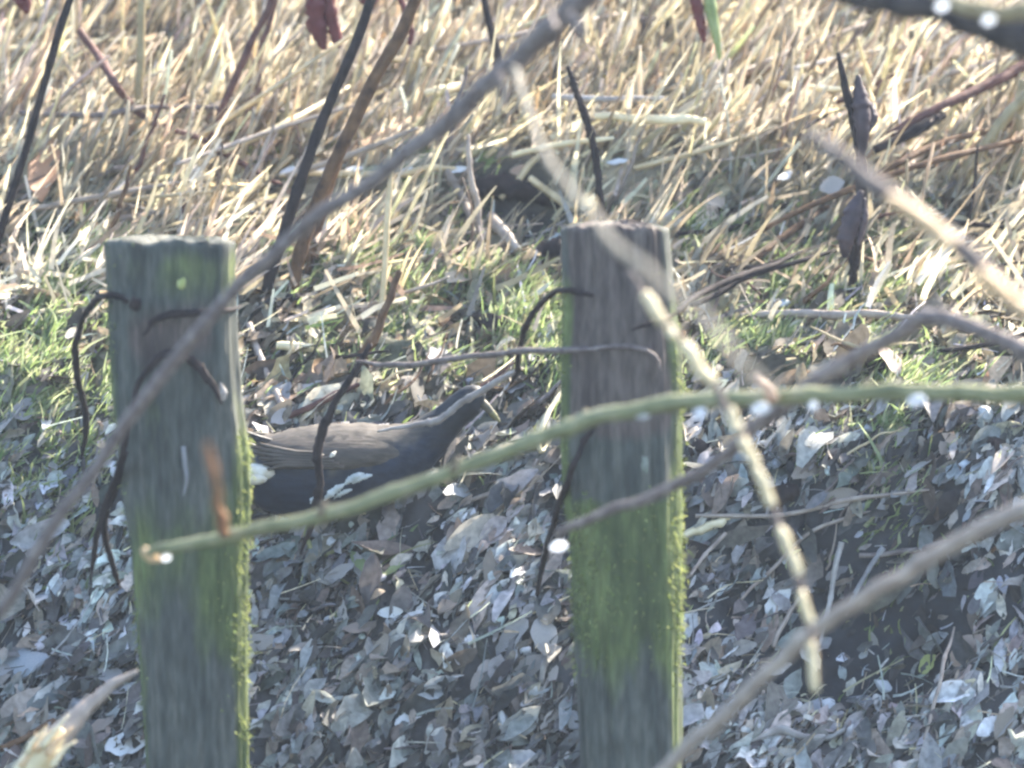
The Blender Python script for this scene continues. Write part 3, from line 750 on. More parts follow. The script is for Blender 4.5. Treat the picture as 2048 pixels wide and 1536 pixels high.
# far wing first, then the near wing with its flight feathers
for sgn, nm in ((-1, 'wing'), (1, 'wing')):
    wing_out = [(512, 893), (545, 872), (600, 864), (660, 858), (720, 862), (775, 876), (800, 893), (780, 912), (720, 925), (650, 924), (590, 918), (540, 912)]
    if sgn < 0:
        wing = dome(nm, wing_out, M['brown_feather'], bird, lambda x, y: bsurf(x, y) + 0.002, 0.008)
    else:
        wing = dome(nm, wing_out, M['brown_feather'], bird, lambda x, y: -bsurf(x, y) - 0.002, -0.008)
    for k in range(6):
        y0 = 888 + 5.0 * k; x1 = 492 + 9 * k
        pts = [(640 + 10 * k, y0 + 2), (580, y0 + 1), (x1, y0 - 16 + 5 * k)]
        P = [bp(x, y_, sgn * -1 * 0 + (bsurf(x, y_) - 0.006 if sgn < 0 else -bsurf(x, y_) + 0.006)) for x, y_ in pts]
        f = tube('flight_feather', P, [4 * s_px, 7 * s_px, 2 * s_px], M['brown_feather'], None, sides=6)
        place_child(f, bird)
# tail, white under-tail
for k in range(6):
    P = [bp(520, 892 + 4 * k, 0.02 * (k - 2.5) / 2.5), bp(470, 876 + 5 * k, 0.025 * (k - 2.5) / 2.5), bp(418, 850 + 9 * k, 0.03 * (k - 2.5) / 2.5)]
    place_child(tube('tail_feather', P, [8 * s_px, 11 * s_px, 5 * s_px], M['dark_feather'], None, sides=6), bird)
def blob(name, c, r, mat, root, seed, stretch=(1, 1, 1), rough=0.12):
    rg = np.random.default_rng(seed); d = unit(rg.normal(size=(7, 3)))
    rr = 1 + rough * sum(np.clip(ICO_V @ d[m], 0, 1) ** 2 * rg.normal() for m in range(7))
    V = np.asarray(c) + ICO_V * rr[:, None] * np.asarray(r)
    return place_child(link(name, make_mesh(name, V, None, ICO_F), mat), root)
for k, (x, y_, rx, ry, dy) in enumerate([(506, 932, 40, 19, -0.048), (510, 941, 32, 13, -0.052), (500, 930, 40, 18, 0.036)]):
    blob('undertail_feather', bp(x, y_, dy), (rx * s_px, 0.012, ry * s_px), M['white_feather'], bird, 20 + k)
for k in range(3):
    place_child(tube('wing_tip', [bp(545, 874 + 3 * k, -0.02), bp(515, 864 + 3 * k, -0.03), bp(482, 850 + 3 * k, -0.034)], [2 * s_px, 5 * s_px, 4 * s_px], M['dark_feather'], None, sides=6), bird)
# white flank streak in three pieces
for k, (x0, y0, x1, y1, r) in enumerate([(650, 984, 692, 950, 9), (668, 982, 706, 962, 6), (690, 952, 730, 930, 8), (706, 950, 746, 934, 6), (622, 992, 642, 974, 7), (634, 984, 643, 966, 4)]):
    pts = [(x0, y0), (x0 * .7 + x1 * .3, y0 * .7 + y1 * .3 - 4), (x0 * .3 + x1 * .7, y0 * .3 + y1 * .7 - 3), (x1, y1)]
    P = [bp(x, y_, bsurf(x, y_) + 0.001) for x, y_ in pts]
    place_child(tube('flank_feather', P, [1.5 * s_px, r * s_px, r * s_px * .9, 1.5 * s_px], M['flank'], None, sides=8, seed=k, rough=0.22), bird)
place_child(tube('flank_feather', [bp(x, y_, bsurf(x, y_) - 0.006) for x, y_ in [(662, 897), (668, 892), (674, 887)]], [2 * s_px, 5 * s_px, 2 * s_px], M['white_feather'], None), bird)
# bill, eyes
bill = place_child(tube('bill', [bp(954, 798), bp(970, 811), bp(984, 826), bp(996, 840)], [11 * s_px, 9 * s_px, 7 * s_px, 2 * s_px], M['bill'], None, sides=10, rough=0.02), bird)
tp = tube('bill_tip', [bp(982, 824), bp(990, 833), bp(1000, 844)], [7.5 * s_px, 6.5 * s_px, 2 * s_px], M['bill_tip'], None, sides=10, rough=0.02)
tp.parent = bill
for sg in (-1, 1):
    blob('eye', bp(946, 793, sg * 28 * s_px), (4.5 * s_px,) * 3, M['eye'], bird, 30, rough=0)
# legs with long toes, standing on the bank
for k, (x, dy) in enumerate([(628, -0.03), (690, 0.03)]):
    gx_, gy_ = bp(x, 1090)[0], BY + dy
    foot = np.array([gx_, gy_, float(height(gx_, gy_)) + 0.004])
    hip = bp(x + 14, 1020, dy); knee = (hip + foot) / 2 + np.array([-0.012, 0, 0.004])
    leg = place_child(tube('leg', [hip, knee, foot], [0.0052, 0.0038, 0.0036], M['leg'], None, sides=8), bird)
    for a in (-28, 2, 30, 180):
        d = np.array([math.cos(math.radians(a)), math.sin(math.radians(a)), 0]); Lt = 0.05 if a != 180 else 0.02
        pts = [foot]
        for s in (0.5, 1.0):
            p = foot + d * Lt * s; p[2] = float(height(p[0], p[1])) + 0.003; pts.append(p)
        tt = tube('toe', pts, [0.003, 0.0026, 0.0012], M['leg'], None, sides=6); tt.parent = leg
bpy.context.view_layer.update()

# ------------------------------------------------------------------ branches, stems and canes
def pts3(L, d0=None, d1=None):
    """(px,py[,d]) -> world; depth runs from d0 to d1"""
    out = []
    for k, p in enumerate(L):
        d = p[2] if len(p) > 2 else d0 + (d1 - d0) * k / max(1, len(L) - 1)
        out.append(W(p[0], p[1], d))
    return out
def branch(name, L, rpx, mat, label, cat, d0=8.2, d1=8.2, group=None, parent=None, rough=0.05, wob=0.0008, knots=6, seed=0, sides=10, n=None):
    P = pts3(L, d0, d1); dm = (d0 + d1) / 2
    n = n or len(L) * 12
    if parent is None:
        root = tube(name, P, [r * PXM * dm for r in rpx], mat, None, n=n, sides=sides, rough=rough, wob=wob, seed=seed, knots=knots)
        return tag(root, label, cat, group)
    o = tube(name, P, [r * PXM * dm for r in rpx], mat, None, n=n, sides=sides, rough=rough, wob=wob, seed=seed, knots=knots)
    return place_child(o, parent)
def compound(name, loc, label, cat, group=None):
    return tag(empty(name, tuple(loc)), label, cat, group)

# long grey-brown branch, lower left to the top
b1 = compound('branch', W(1150, 10, 7.9), 'long grey brown branch rising from the left edge past the left post to the top', 'branch')
branch('stem', [(-260, 1560), (-90, 1330), (20, 1190), (150, 985), (290, 800), (410, 645), (540, 520), (650, 425), (760, 350), (880, 250), (1010, 140), (1095, 62), (1165, 0), (1300, -130), (1500, -330), (1800, -600)],
       [11, 12, 12, 13, 14, 14, 14, 15, 16, 18, 21, 23, 25, 27, 31, 36], M['bark_grey'], None, None, 8.6, 7.9, parent=b1, seed=2, knots=4, wob=0.0012)
branch('side_twig', [(1035, 135), (1045, 190), (1065, 245), (1100, 325), (1160, 405), (1225, 480), (1300, 545), (1390, 625), (1470, 715), (1545, 790)],
       [9, 7, 7, 8, 8, 9, 9, 9, 8, 5], M['bark_olive'], None, None, 7.95, 6.3, parent=b1, seed=3, knots=8)
branch('bud', [(1160, 412), (1174, 406), (1186, 402)], [6, 13, 4], M['cane'], None, None, 7.75, 7.75, parent=b1, knots=0)
branch('side_twig', [(1000, 150), (1008, 185), (1016, 215)], [10, 8, 3], M['bark_grey'], None, None, 7.95, 7.95, parent=b1, knots=0)
branch('side_twig', [(1110, 60), (1098, 20), (1090, -60)], [9, 6, 5], M['bark_grey'], None, None, 7.95, 8.0, parent=b1, knots=0)
branch('side_twig', [(1140, 30), (1160, 62), (1158, 88)], [12, 9, 3], M['bark_grey'], None, None, 7.95, 7.95, parent=b1, knots=0)
for bx_, by_, ex_, ey_, d_ in [(205, 905, 196, 882, 8.47), (345, 728, 366, 716, 8.42), (470, 585, 462, 562, 8.37), (600, 470, 622, 462, 8.32), (705, 388, 700, 366, 8.26), (825, 300, 848, 296, 8.2), (945, 196, 940, 172, 8.13)]:
    branch('bud', [(bx_, by_), ((bx_ + ex_) / 2, (by_ + ey_) / 2), (ex_, ey_)], [8, 7, 2], M['bark_grey'], None, None, d_, d_, parent=b1, knots=0, n=8)
# green branch with drops
b2 = compound('branch', W(2048, 790, 8.4), 'smooth green branch crossing in front of the bird and both posts', 'branch')
branch('stem', [(292, 1106), (330, 1096), (440, 1074), (560, 1050), (700, 1018), (840, 968), (980, 912), (1100, 866), (1200, 832), (1330, 806), (1500, 796), (1700, 788), (1900, 787), (2070, 792), (2300, 800), (2700, 830)],
       [8, 11, 13, 14, 15, 15, 15, 16, 16, 16, 16, 16, 17, 18, 19, 21], M['bark_green'], None, None, 8.5, 8.3, parent=b2, seed=5, knots=14, rough=0.05)
for bx_, by_, ex_, ey_ in [(640, 1024, 652, 1004), (905, 936, 918, 914), (1165, 838, 1172, 818), (1420, 790, 1436, 774), (1720, 776, 1738, 762), (1960, 776, 1976, 764)]:
    branch('bud', [(bx_, by_ + 6), ((bx_ + ex_) / 2, (by_ + ey_) / 2), (ex_, ey_)], [8, 8, 2], M['bark_olive'], None, None, 8.4, 8.4, parent=b2, knots=0, n=8)
branch('side_shoot', [(448, 1070), (440, 1020), (428, 950), (420, 888)], [11, 10, 9, 6], M['rust'], None, None, 8.48, 7.2, parent=b2, seed=6)
branch('bud', [(288, 1100), (300, 1112), (322, 1117)], [8, 12, 5], M['cane_orange'], None, None, 8.5, 8.5, parent=b2, knots=0)
branch('side_shoot', [(1545, 796), (1535, 776), (1516, 752)], [13, 12, 10], M['pinkleaf'], None, None, 8.35, 8.3, parent=b2, knots=0)
# grey twig behind it, bent over at the right
branch('twig', [(1112, 1068), (1170, 1040), (1280, 1000), (1380, 958), (1470, 890), (1560, 815), (1650, 750), (1740, 700), (1815, 655), (1868, 632), (1930, 650), (2060, 705), (2250, 800), (2500, 930)],
       [8, 10, 11, 12, 13, 14, 15, 15, 17, 17, 16, 16, 17, 18], M['bark_grey'], 'thin grey twig running up from the right post and bending over at the right edge', 'twig', 8.6, 8.2, seed=8, knots=8)
# lower right branch
branch('branch', [(1180, 1680), (1260, 1606), (1345, 1525), (1440, 1440), (1560, 1320), (1640, 1252), (1740, 1190), (1860, 1118), (1980, 1052), (2100, 995), (2300, 900), (2600, 780)],
       [12, 13, 14, 15, 15, 15, 16, 16, 17, 18, 19, 21], M['bark_pale'], 'pale brown branch slanting across the lower right corner', 'branch', 8.3, 7.9, seed=9, knots=8)
# dark thick branch, top right
branch('branch', [(1600, -70), (1690, -14), (1780, 6), (1880, 16), (1980, 50), (2080, 84), (2300, 130), (2700, 200)],
       [14, 22, 26, 28, 36, 42, 48, 54], M['bough'], 'thick dark branch in the top right corner', 'branch', 8.1, 7.9, seed=10, knots=4)
branch('twig', [(1850, -30), (1930, 10), (2000, 24), (2080, 18), (2300, -10)], [16, 17, 18, 18, 18], M['bark_yellow'], 'pale twig lying along the thick dark branch at top right', 'twig', 7.85, 7.8, seed=11)
# straw canes with bright husks
def cane(label, core, corer, segs, mat, d0, d1, core_mat, seed):
    c = compound('reed_cane', W(core[-1][0], core[-1][1], d1), label, 'cane', 'broken straw canes in front')
    branch('stalk', core, corer, core_mat, None, None, d0, d1, parent=c, seed=seed)
    for k, (a, b_, r) in enumerate(segs):
        mid = ((a[0] + b_[0]) / 2, (a[1] + b_[1]) / 2)
        branch('internode', [a, mid, b_], [r * 0.66, r * 0.8, r * 0.7], mat, None, None, d0 - 0.012, d0 - 0.012, parent=c, seed=seed + k, knots=0, n=10, rough=0.04)
    return c
cane('bright straw cane hanging down from the right post through the lower right', [(1262, 548), (1300, 612), (1370, 690), (1430, 775), (1465, 840), (1510, 930), (1560, 1060), (1605, 1180), (1625, 1270), (1632, 1380)], [7, 7, 8, 8, 8, 7, 7, 7, 7, 6],
     [((1290, 590), (1326, 640), 16), ((1336, 655), (1350, 675), 11), ((1362, 682), (1426, 768), 17), ((1456, 818), (1478, 862), 13), ((1484, 878), (1512, 930), 14), ((1512, 932), (1546, 1012), 14), ((1560, 1058), (1582, 1105), 14), ((1582, 1106), (1600, 1150), 13), ((1602, 1182), (1620, 1246), 12), ((1618, 1284), (1632, 1384), 11)],
     M['cane'], 8.0, 8.0, M['bark_grey'], 30)
cane('thick orange straw cane slanting down from above at the right edge', [(1610, 262), (1670, 310), (1740, 362), (1800, 405), (1900, 485), (1990, 565), (2070, 630), (2250, 780), (2500, 990)], [13, 15, 19, 19, 19, 19, 19, 19, 19],
     [((1772, 392), (1830, 432), 17), ((1830, 432), (1905, 488), 21), ((1955, 548), (2020, 595), 23), ((2020, 595), (2090, 650), 22)], M['cane_orange'], 7.3, 7.3, M['bark_grey'], 50)
# broken stick, bottom left
b3 = compound('broken_stick', W(-60, 1700, 9.0), 'brown stick with a pale broken end in the bottom left corner', 'stick')
branch('stick', [(-60, 1700), (40, 1580), (95, 1500), (140, 1450), (175, 1412), (225, 1372), (272, 1338)], [36, 34, 30, 22, 15, 10, 4], M['bark_pale'], None, None, 9.0, 9.05, parent=b3, seed=13, knots=1, sides=14)
branch('bare_wood', [(-20, 1660), (40, 1575), (90, 1500), (122, 1452)], [36, 35, 30, 10], M['cane'], None, None, 8.985, 8.985, parent=b3, seed=14, knots=0, rough=0.02, sides=18)

for k, (a_, b_, e_, f_) in enumerate([(92, 1470, 132, 1432), (70, 1475, 104, 1436), (112, 1480, 158, 1440), (124, 1500, 160, 1468), (60, 1500, 84, 1452), (104, 1462, 150, 1412)]):
    branch('splinter', [(a_ - 18, b_ + 30), (a_ - 2, b_ + 8), (e_ - 10, f_ + 14)], [7, 6, 1.5], M['cane'] if k % 2 else M['cane_orange'], None, None, 8.965, 8.975, parent=b3, knots=0, n=8, seed=k)
# water drops hanging under the branches
def drop(px, py, rx, ry, d, label):
    c = W(px, py, d); s = PXM * d * 1.02
    v = ICO_V.copy(); z = v[:, 2]
    taper = 1 - 0.35 * np.clip(z, 0, 1) ** 1.5
    V = np.stack([v[:, 0] * rx * s * taper, v[:, 1] * min(rx, ry) * 1.1 * s * taper, z * ry * s * 1.0 + 0.1 * rx * s * v[:, 0]], 1)
    o = link('water_drop', make_mesh('water_drop', V, None, ICO_F), M['drop']); o.location = c
    tag(o, label, 'water drop', 'water drops under the branches')
drop(1400, 826, 15, 11, 8.36, 'white water drop under the green branch just right of the right post')
drop(1521, 817, 21, 13, 8.35, 'large white water drop under the green branch beside the pink side shoot')
drop(1626, 812, 11, 10, 8.34, 'faint small water drop between two larger ones under the green branch')
drop(1834, 801, 21, 13, 8.33, 'rightmost white water drop under the green branch')
drop(1286, 832, 14, 6, 8.38, 'flat pale water drop under the green branch on the right post')
drop(332, 1116, 10, 7, 8.49, 'water drop at the tip of the green branch on the left post')
drop(1117, 1092, 18, 11, 8.6, 'white water drop at the lower end of the thin grey twig')
drop(1884, 12, 13, 10, 7.75, 'upper water drop on the thick dark branch at top right')
drop(1977, 40, 13, 9, 7.75, 'lower water drop on the thick dark branch at top right')

# bramble stems and weeds on the bank: points given as pixel + height-above-bank or plane
def on_bank(L, lift=0.01):
    out = []
    for x, y, *r in L:
        h = lift if len(r) == 0 else r[0]
        if y < 440: h += 0.035 * min(1.0, (440 - y) / 120.0)     # lies on top of the straw mat
        out.append(G(x, y, h))
    return out
def bank_stem(name, L, rpx, mat, label, cat, lift=0.012, group=None, seed=0, rough=0.07, knots=2, wob=0.0007, sides=8):
    P = on_bank(L, lift); dm = depth_of(P[0])
    o = tube(name, P, [r * PXM * dm for r in rpx], mat, None, n=len(L) * 9, sides=sides, rough=rough, wob=wob, seed=seed, knots=knots)
    return tag(o, label, cat, group)
def rise(name, foot, top, rpx, mat, label, cat, seed=0, lean_y=0.0, mids=(), group=None, rough=0.08, knots=5, over=0.0):
    """a standing stem: rooted on the bank at pixel foot, its top at pixel top in a plane lean_y nearer/farther"""
    f = G(*foot); f[2] -= 0.01
    P = [f]
    for k, m in enumerate(list(mids) + [top]):
        t = (foot[1] - m[1]) / max(1, (foot[1] - top[1]))
        P.append(WY(m[0], m[1], f[1] + lean_y * t))
    dm = depth_of(f)
    o = tube(name, P, [r * PXM * dm for r in rpx], mat, None, n=30 + 4 * len(P), sides=8, rough=rough, wob=0.0006, seed=seed, knots=knots)
    return tag(o, label, cat, group)
GS = 'tall stems standing on the bank'
rise('bramble', (-30, 560), (190, -150), [8, 8, 7, 7], M['bark_dark'], 'dark slanting stem at the far left edge', 'stem', 21, 0.03, [(4, 455), (70, 230), (142, -5)], GS)
rise('bramble', (525, 600), (770, -120), [12, 11, 10, 9], M['bark_dark'], 'leftmost dark stem of the three leaning behind the grey branch', 'stem', 22, 0.02, [(560, 490), (625, 300), (690, 140), (738, 10)], GS)
rise('bramble', (578, 600), (880, -130), [12, 13, 13, 11], M['bark_brown'], 'russet brown stem leaning right between two darker stems', 'stem', 23, 0.01, [(620, 440), (700, 260), (770, 120), (836, -5)], GS)
rise('bramble', (610, 560), (800, 60), [8, 9, 8, 5], M['bark_brown'], 'thin brown stem close behind the russet stem', 'stem', 24, 0.06, [(645, 420), (690, 290), (740, 180)], GS)
rise('bramble', (400, 360), (575, -120), [6, 7, 7, 7], M['bark_red'], 'thin red brown stem above the left post', 'stem', 25, 0.03, [(440, 230), (500, 90), (545, 0)], GS)
rise('bramble', (470, 260), (560, -40), [5, 6, 6, 5], M['bark_red'], 'short red brown stem beside the thin one above the left post', 'stem', 26, 0.03, [(500, 170), (530, 80)], GS)
rise('bramble', (275, 320), (292, -120), [8, 8, 8, 8], M['bark_yellow'], 'upright yellow brown stem near the top left corner', 'stem', 27, 0.02, [(278, 190), (282, 60)], GS)
rise('bramble', (1206, 520), (1135, 130), [8, 8, 7, 4], M['bark_dark'], 'dark prickly stem standing behind the right post', 'stem', 28, 0.03, [(1195, 340), (1172, 240), (1148, 170)], GS, rough=0.35)
rise('bramble', (1080, 270), (1125, 80), [4, 4, 3, 3], M['bark_dark'], 'hair thin dark stem left of the prickly one', 'stem', 29, 0.02, [(1100, 190)], GS)
rise('bramble', (760, 660), (782, 300), [7, 6, 6, 3], M['reed1'], 'straw coloured upright stem rising over the bird', 'stem', 31, 0.02, [(770, 520), (778, 400)], GS)
rise('bramble', (700, 740), (800, 540), [10, 10, 8, 6], M['bark_brown'], 'rough brown stem standing over the bird\'s back', 'stem', 32, 0.02, [(740, 690), (770, 620)], GS)
rise('bramble', (965, 500), (935, 270), [8, 7, 6, 4], M['bark_pale'], 'pale flattened stalk right of centre above the bank lip', 'stem', 33, 0.02, [(955, 420), (940, 340)], GS)
rise('bramble', (2040, 390), (2052, 160), [14, 14, 13, 13], M['bark_yellow'], 'olive brown stem at the far right edge', 'stem', 34, 0.02, [(2036, 300), (2040, 220)], GS)
rise('bramble', (1880, 400), (2080, 160), [11, 12, 12, 11], M['bark_yellow'], 'olive stem leaning right near the right edge', 'stem', 35, 0.0, [(1940, 330), (2010, 240)], GS)
GT = 'thin russet stems in the straw'
for k, (f_, t_, r_, m_) in enumerate([((235, 420), (330, 190), 5, 'bark_red'), ((205, 500), (262, 330), 5, 'bark_brown'), ((318, 300), (395, 120), 4, 'bark_brown'), ((455, 330), (520, 150), 5, 'bark_red'), ((470, 420), (548, 250), 4, 'bark_pale'),
        ((1015, 230), (955, -60), 9, 'bark_dark'), ((1325, 440), (1365, 330), 4, 'bark_dark'), ((1215, 420), (1290, 250), 4, 'bark_pale'), ((1560, 330), (1605, 150), 4, 'bark_pale'), ((1845, 230), (1822, 60), 8, 'bark_olive'),
        ((1925, 480), (1958, 290), 4, 'bark_dark'), ((140, 380), (215, 215), 4, 'bark_pale'), ((880, 330), (935, 130), 5, 'bark_grey'), ((355, 470), (372, 400), 8, 'bark_red')]):
    rise('weed_stalk', f_, t_, [r_, r_, r_ * .9, r_ * .6], M[m_], 'thin dry stalk leaning among the straw above the posts', 'stalk', 200 + k, 0.02, [((f_[0] + t_[0]) / 2 + 4, (f_[1] + t_[1]) / 2)], GT)
GL = 'twigs lying on the bank'
bank_stem('twig', [(160, 62, .10), (195, 110, .08), (230, 165, .06), (275, 225, .03), (340, 255), (410, 285), (480, 325), (540, 362), (572, 372)], [8, 8, 8, 7, 5, 6, 6, 5, 3], M['bark_red'], 'dark twig sloping down through the straw at upper left', 'twig', 0.02, GL, 41)
bank_stem('twig', [(1780, 268, .03), (1880, 215, .04), (1980, 170, .05), (2080, 110, .06)], [9, 10, 11, 12], M['bark_red'], 'upper brown twig slanting to the right edge', 'twig', 0.03, GL, 42)
bank_stem('twig', [(1750, 300, .03), (1850, 250, .04), (1890, 228, .04)], [9, 11, 8], M['bark_dark'], 'short dark twig beside the withered stalk', 'twig', 0.03, GL, 43)
bank_stem('twig', [(1756, 350, .03), (1800, 325, .03), (1890, 285, .04), (2050, 240, .05)], [6, 7, 7, 7], M['bark_brown'], 'thin brown twig below the upper slanting one', 'twig', 0.03, GL, 44)
bank_stem('twig', [(1478, 632), (1560, 628), (1680, 626), (1780, 630), (1830, 634)], [5, 8, 9, 8, 4], M['bark_pale'], 'straight level stick on the grass right of the right post', 'stick', 0.02, GL, 45)
bank_stem('twig', [(1500, 520), (1560, 480), (1640, 425), (1660, 412)], [6, 8, 7, 4], M['bark_brown'], 'brown stick lying above the level stick', 'stick', 0.02, GL, 46)
bank_stem('twig', [(560, 352, .02), (660, 346, .02), (760, 352, .02), (860, 340, .015), (925, 336, .01)], [4, 6, 7, 7, 4], M['reed1'], 'pale level reed lying along the bank lip', 'stick', 0.02, GL, 47)
bank_stem('twig', [(215, 440, .01), (300, 430), (400, 415), (540, 405), (560, 400)], [4, 8, 9, 6, 4], M['bark_pale'], 'pale flat stick just above the left post', 'stick', 0.015, GL, 48)
bank_stem('twig', [(40, 228), (140, 232), (240, 222), (330, 215), (580, 222), (620, 220)], [5, 6, 7, 5, 4, 3], M['bark_grey'], 'thin level twig across the straw at upper left', 'twig', 0.03, GL, 49)
bank_stem('twig', [(575, 832, .02), (640, 805, .03), (680, 785, .03), (720, 770, .03)], [6, 7, 7, 4], M['bark_red'], 'short red brown twig just above the bird\'s back', 'twig', 0.02, GL, 50)
bank_stem('twig', [(940, 1005), (1000, 980), (1050, 945), (1075, 920)], [4, 7, 8, 5], M['bark_pale'], 'small pale twig on the litter below the bird\'s bill', 'twig', 0.012, GL, 51)
bank_stem('twig', [(1000, 400, .02), (1060, 330, .03), (1078, 305, .03)], [6, 7, 5], M['reed1'], 'straw twig propped across the dark hollow', 'twig', 0.02, GL, 52)
bank_stem('twig', [(1060, 352, .03), (1105, 390, .025), (1145, 418, .02)], [7, 8, 6], M['reed1'], 'flat pale stick slanting right of the dark hollow', 'stick', 0.02, GL, 53)
bank_stem('twig', [(895, 345, .02), (925, 400, .02), (945, 440, .02)], [8, 10, 7], M['leaf1'], 'grey stick slanting left of the dark hollow', 'stick', 0.02, GL, 54)
bank_stem('twig', [(985, 435, .02), (1010, 470, .02), (1035, 505, .02)], [11, 12, 9], M['leaf1'], 'thick grey stick below the dark hollow', 'stick', 0.02, GL, 55)
bank_stem('twig', [(500, 650, .02), (530, 740, .02), (560, 810, .02), (590, 850, .01)], [7, 8, 8, 4], M['bark_pale'], 'pale bent stalk between the left post and the bird\'s back', 'stick', 0.02, GL, 56)
bank_stem('twig', [(555, 690, .015), (590, 692, .015), (622, 696, .015)], [8, 10, 8], M['cane'], 'short bright straw piece right of the left post', 'straw', 0.015, GL, 57)
bank_stem('twig', [(850, 186, .03), (890, 180, .03), (930, 172, .03)], [7, 9, 8], M['cane'], 'short cream straw piece left of the grey branch top', 'straw', 0.03, GL, 58)
bank_stem('twig', [(1190, 232, .03), (1260, 236, .03), (1340, 238, .03), (1410, 242, .03)], [7, 9, 10, 8], M['cane'], 'long cream straw piece lying level at upper centre', 'straw', 0.03, GL, 59)
bank_stem('twig', [(1350, 470, .02), (1480, 450, .015), (1600, 400, .015)], [4, 6, 4], M['bark_dark'], 'thin dark twig right of the right post top', 'twig', 0.02, GL, 60)
bank_stem('twig', [(1380, 1150, .03), (1410, 1110, .04), (1450, 1068, .05)], [3, 4, 4], M['bark_pale'], 'curved brown twig beside the right post', 'twig', 0.02, GL, 61)
bank_stem('twig', [(1365, 1075, .02), (1400, 1058, .025), (1440, 1042, .03), (1460, 1032, .03)], [7, 10, 9, 5], M['cane'], 'thick cream straw piece touching the right post', 'straw', 0.02, GL, 62)
bank_stem('twig', [(1480, 1200, .03), (1530, 1150, .03), (1600, 1080, .03), (1680, 1040, .03), (1760, 1020, .02)], [3, 4, 4, 4, 2], M['bark_pale'], 'thin pale brown twig running behind the hanging straw cane', 'twig', 0.03, GL, 63)
bank_stem('twig', [(1545, 1300, .03), (1570, 1240, .04), (1600, 1195, .05)], [5, 5, 4], M['bark_pale'], 'thin pale twig left of the hanging cane\'s end', 'twig', 0.03, GL, 64)
bank_stem('twig', [(1640, 1290, .03), (1660, 1200, .04), (1676, 1120, .05), (1684, 1085, .05)], [3, 5, 6, 6], M['leaf1'], 'pale upright stalk right of the hanging cane', 'stalk', 0.03, GL, 65)
bank_stem('twig', [(1690, 1230, .03), (1730, 1150, .04), (1768, 1096, .04)], [4, 5, 6], M['leaf1'], 'thin pale stalk leaning over the dark hollow', 'stalk', 0.03, GL, 66)
bank_stem('twig', [(1720, 1112, .03), (1800, 1104, .03), (1870, 1090, .03), (1960, 1072, .03)], [5, 6, 6, 5], M['bark_grey'], 'level grey twig above the dark hollow', 'twig', 0.03, GL, 67)
bank_stem('twig', [(1850, 1480, .02), (1868, 1400, .03), (1890, 1320, .04), (1912, 1255, .05)], [3, 4, 4, 2], M['bark_pale'], 'thin brown stalk standing at lower right', 'stalk', 0.03, GL, 68)
bank_stem('twig', [(0, 1500, .02), (60, 1470, .02), (110, 1440, .02)], [7, 7, 5], M['bark_brown'], 'brown twig behind the broken stick', 'twig', 0.02, GL, 69)
bank_stem('twig', [(1500, 1482, .02), (1560, 1462, .025), (1640, 1478, .025), (1690, 1458, .02)], [4, 9, 7, 4], M['leaf1'], 'pale bleached stick at the foot right of the right post', 'stick', 0.02, GL, 70)
bank_stem('twig', [(1110, 860, .02), (1080, 905, .02), (1090, 840, .04), (1128, 775, .05)], [4, 5, 6, 4], M['cane'], 'slender straw blade beside the left edge of the right post', 'straw', 0.02, GL, 71)
bank_stem('twig', [(1040, 1010), (1060, 970), (1082, 950)], [5, 6, 4], M['leaf1'], 'little pale stalk under the green branch by the right post', 'stalk', 0.02, GL, 72)

bank_stem('twig', [(1385, 610, .05), (1480, 560, .05), (1600, 520, .05), (1760, 470, .05)], [5, 6, 5, 3], M['bark_dark'], 'long dark twig rising right from beside the right post over the grass', 'twig', 0.04, GL, 171)
bank_stem('twig', [(1500, 470, .04), (1650, 400, .05), (1850, 330, .05), (2070, 270, .05)], [5, 6, 6, 6], M['bark_brown'], 'long brown twig running past the withered plant to the right edge', 'twig', 0.04, GL, 172)
bank_stem('twig', [(1790, 410, .03), (1900, 440, .03), (2070, 462, .03)], [4, 5, 5], M['bark_dark'], 'dark twig sagging to the right edge behind the orange cane', 'twig', 0.03, GL, 173)
bank_stem('twig', [(1390, 1030, .03), (1560, 1030, .03), (1700, 1000, .03), (1860, 982, .03)], [4, 5, 5, 3], M['bark_pale'], 'long pale brown twig level across the litter right of the right post', 'twig', 0.03, GL, 174)
bank_stem('twig', [(1880, 700, .03), (1960, 690, .03), (2070, 664, .03)], [4, 5, 5], M['bark_dark'], 'dark twig below the bent grey one at the right edge', 'twig', 0.03, GL, 175)
GX = 'thin twigs tangled on the bank'
for k in range(34):
    rg_ = np.random.default_rng(700 + k)
    right = k < 24
    x0 = rg_.uniform(1360, 2030) if right else rg_.uniform(520, 1110); y0 = rg_.uniform(120, 1150) if right else rg_.uniform(430, 840)
    a_ = math.radians(rg_.choice([28, 35, 55, 65, 70, 160, 12]) + rg_.normal() * 8); ln_ = rg_.uniform(90, 230)
    P4 = [(x0 + math.cos(a_) * ln_ * t_ + rg_.normal() * 5, y0 - math.sin(a_) * ln_ * t_ * .8 + rg_.normal() * 5, 0.012 + 0.035 * t_) for t_ in (0, .35, .7, 1)]
    w_ = rg_.uniform(2.5, 5.5)
    bank_stem('twig', P4, [w_, w_, w_ * .8, w_ * .4], M[['bark_dark', 'bark_brown', 'bark_pale', 'reed1', 'bark_grey', 'bark_red'][k % 6]], 'thin bare twig in the tangle right of the right post' if right else 'thin bare twig among grass and leaves between the posts', 'twig', 0.02, GX + (' right of the right post' if right else ' between the posts'), 700 + k)
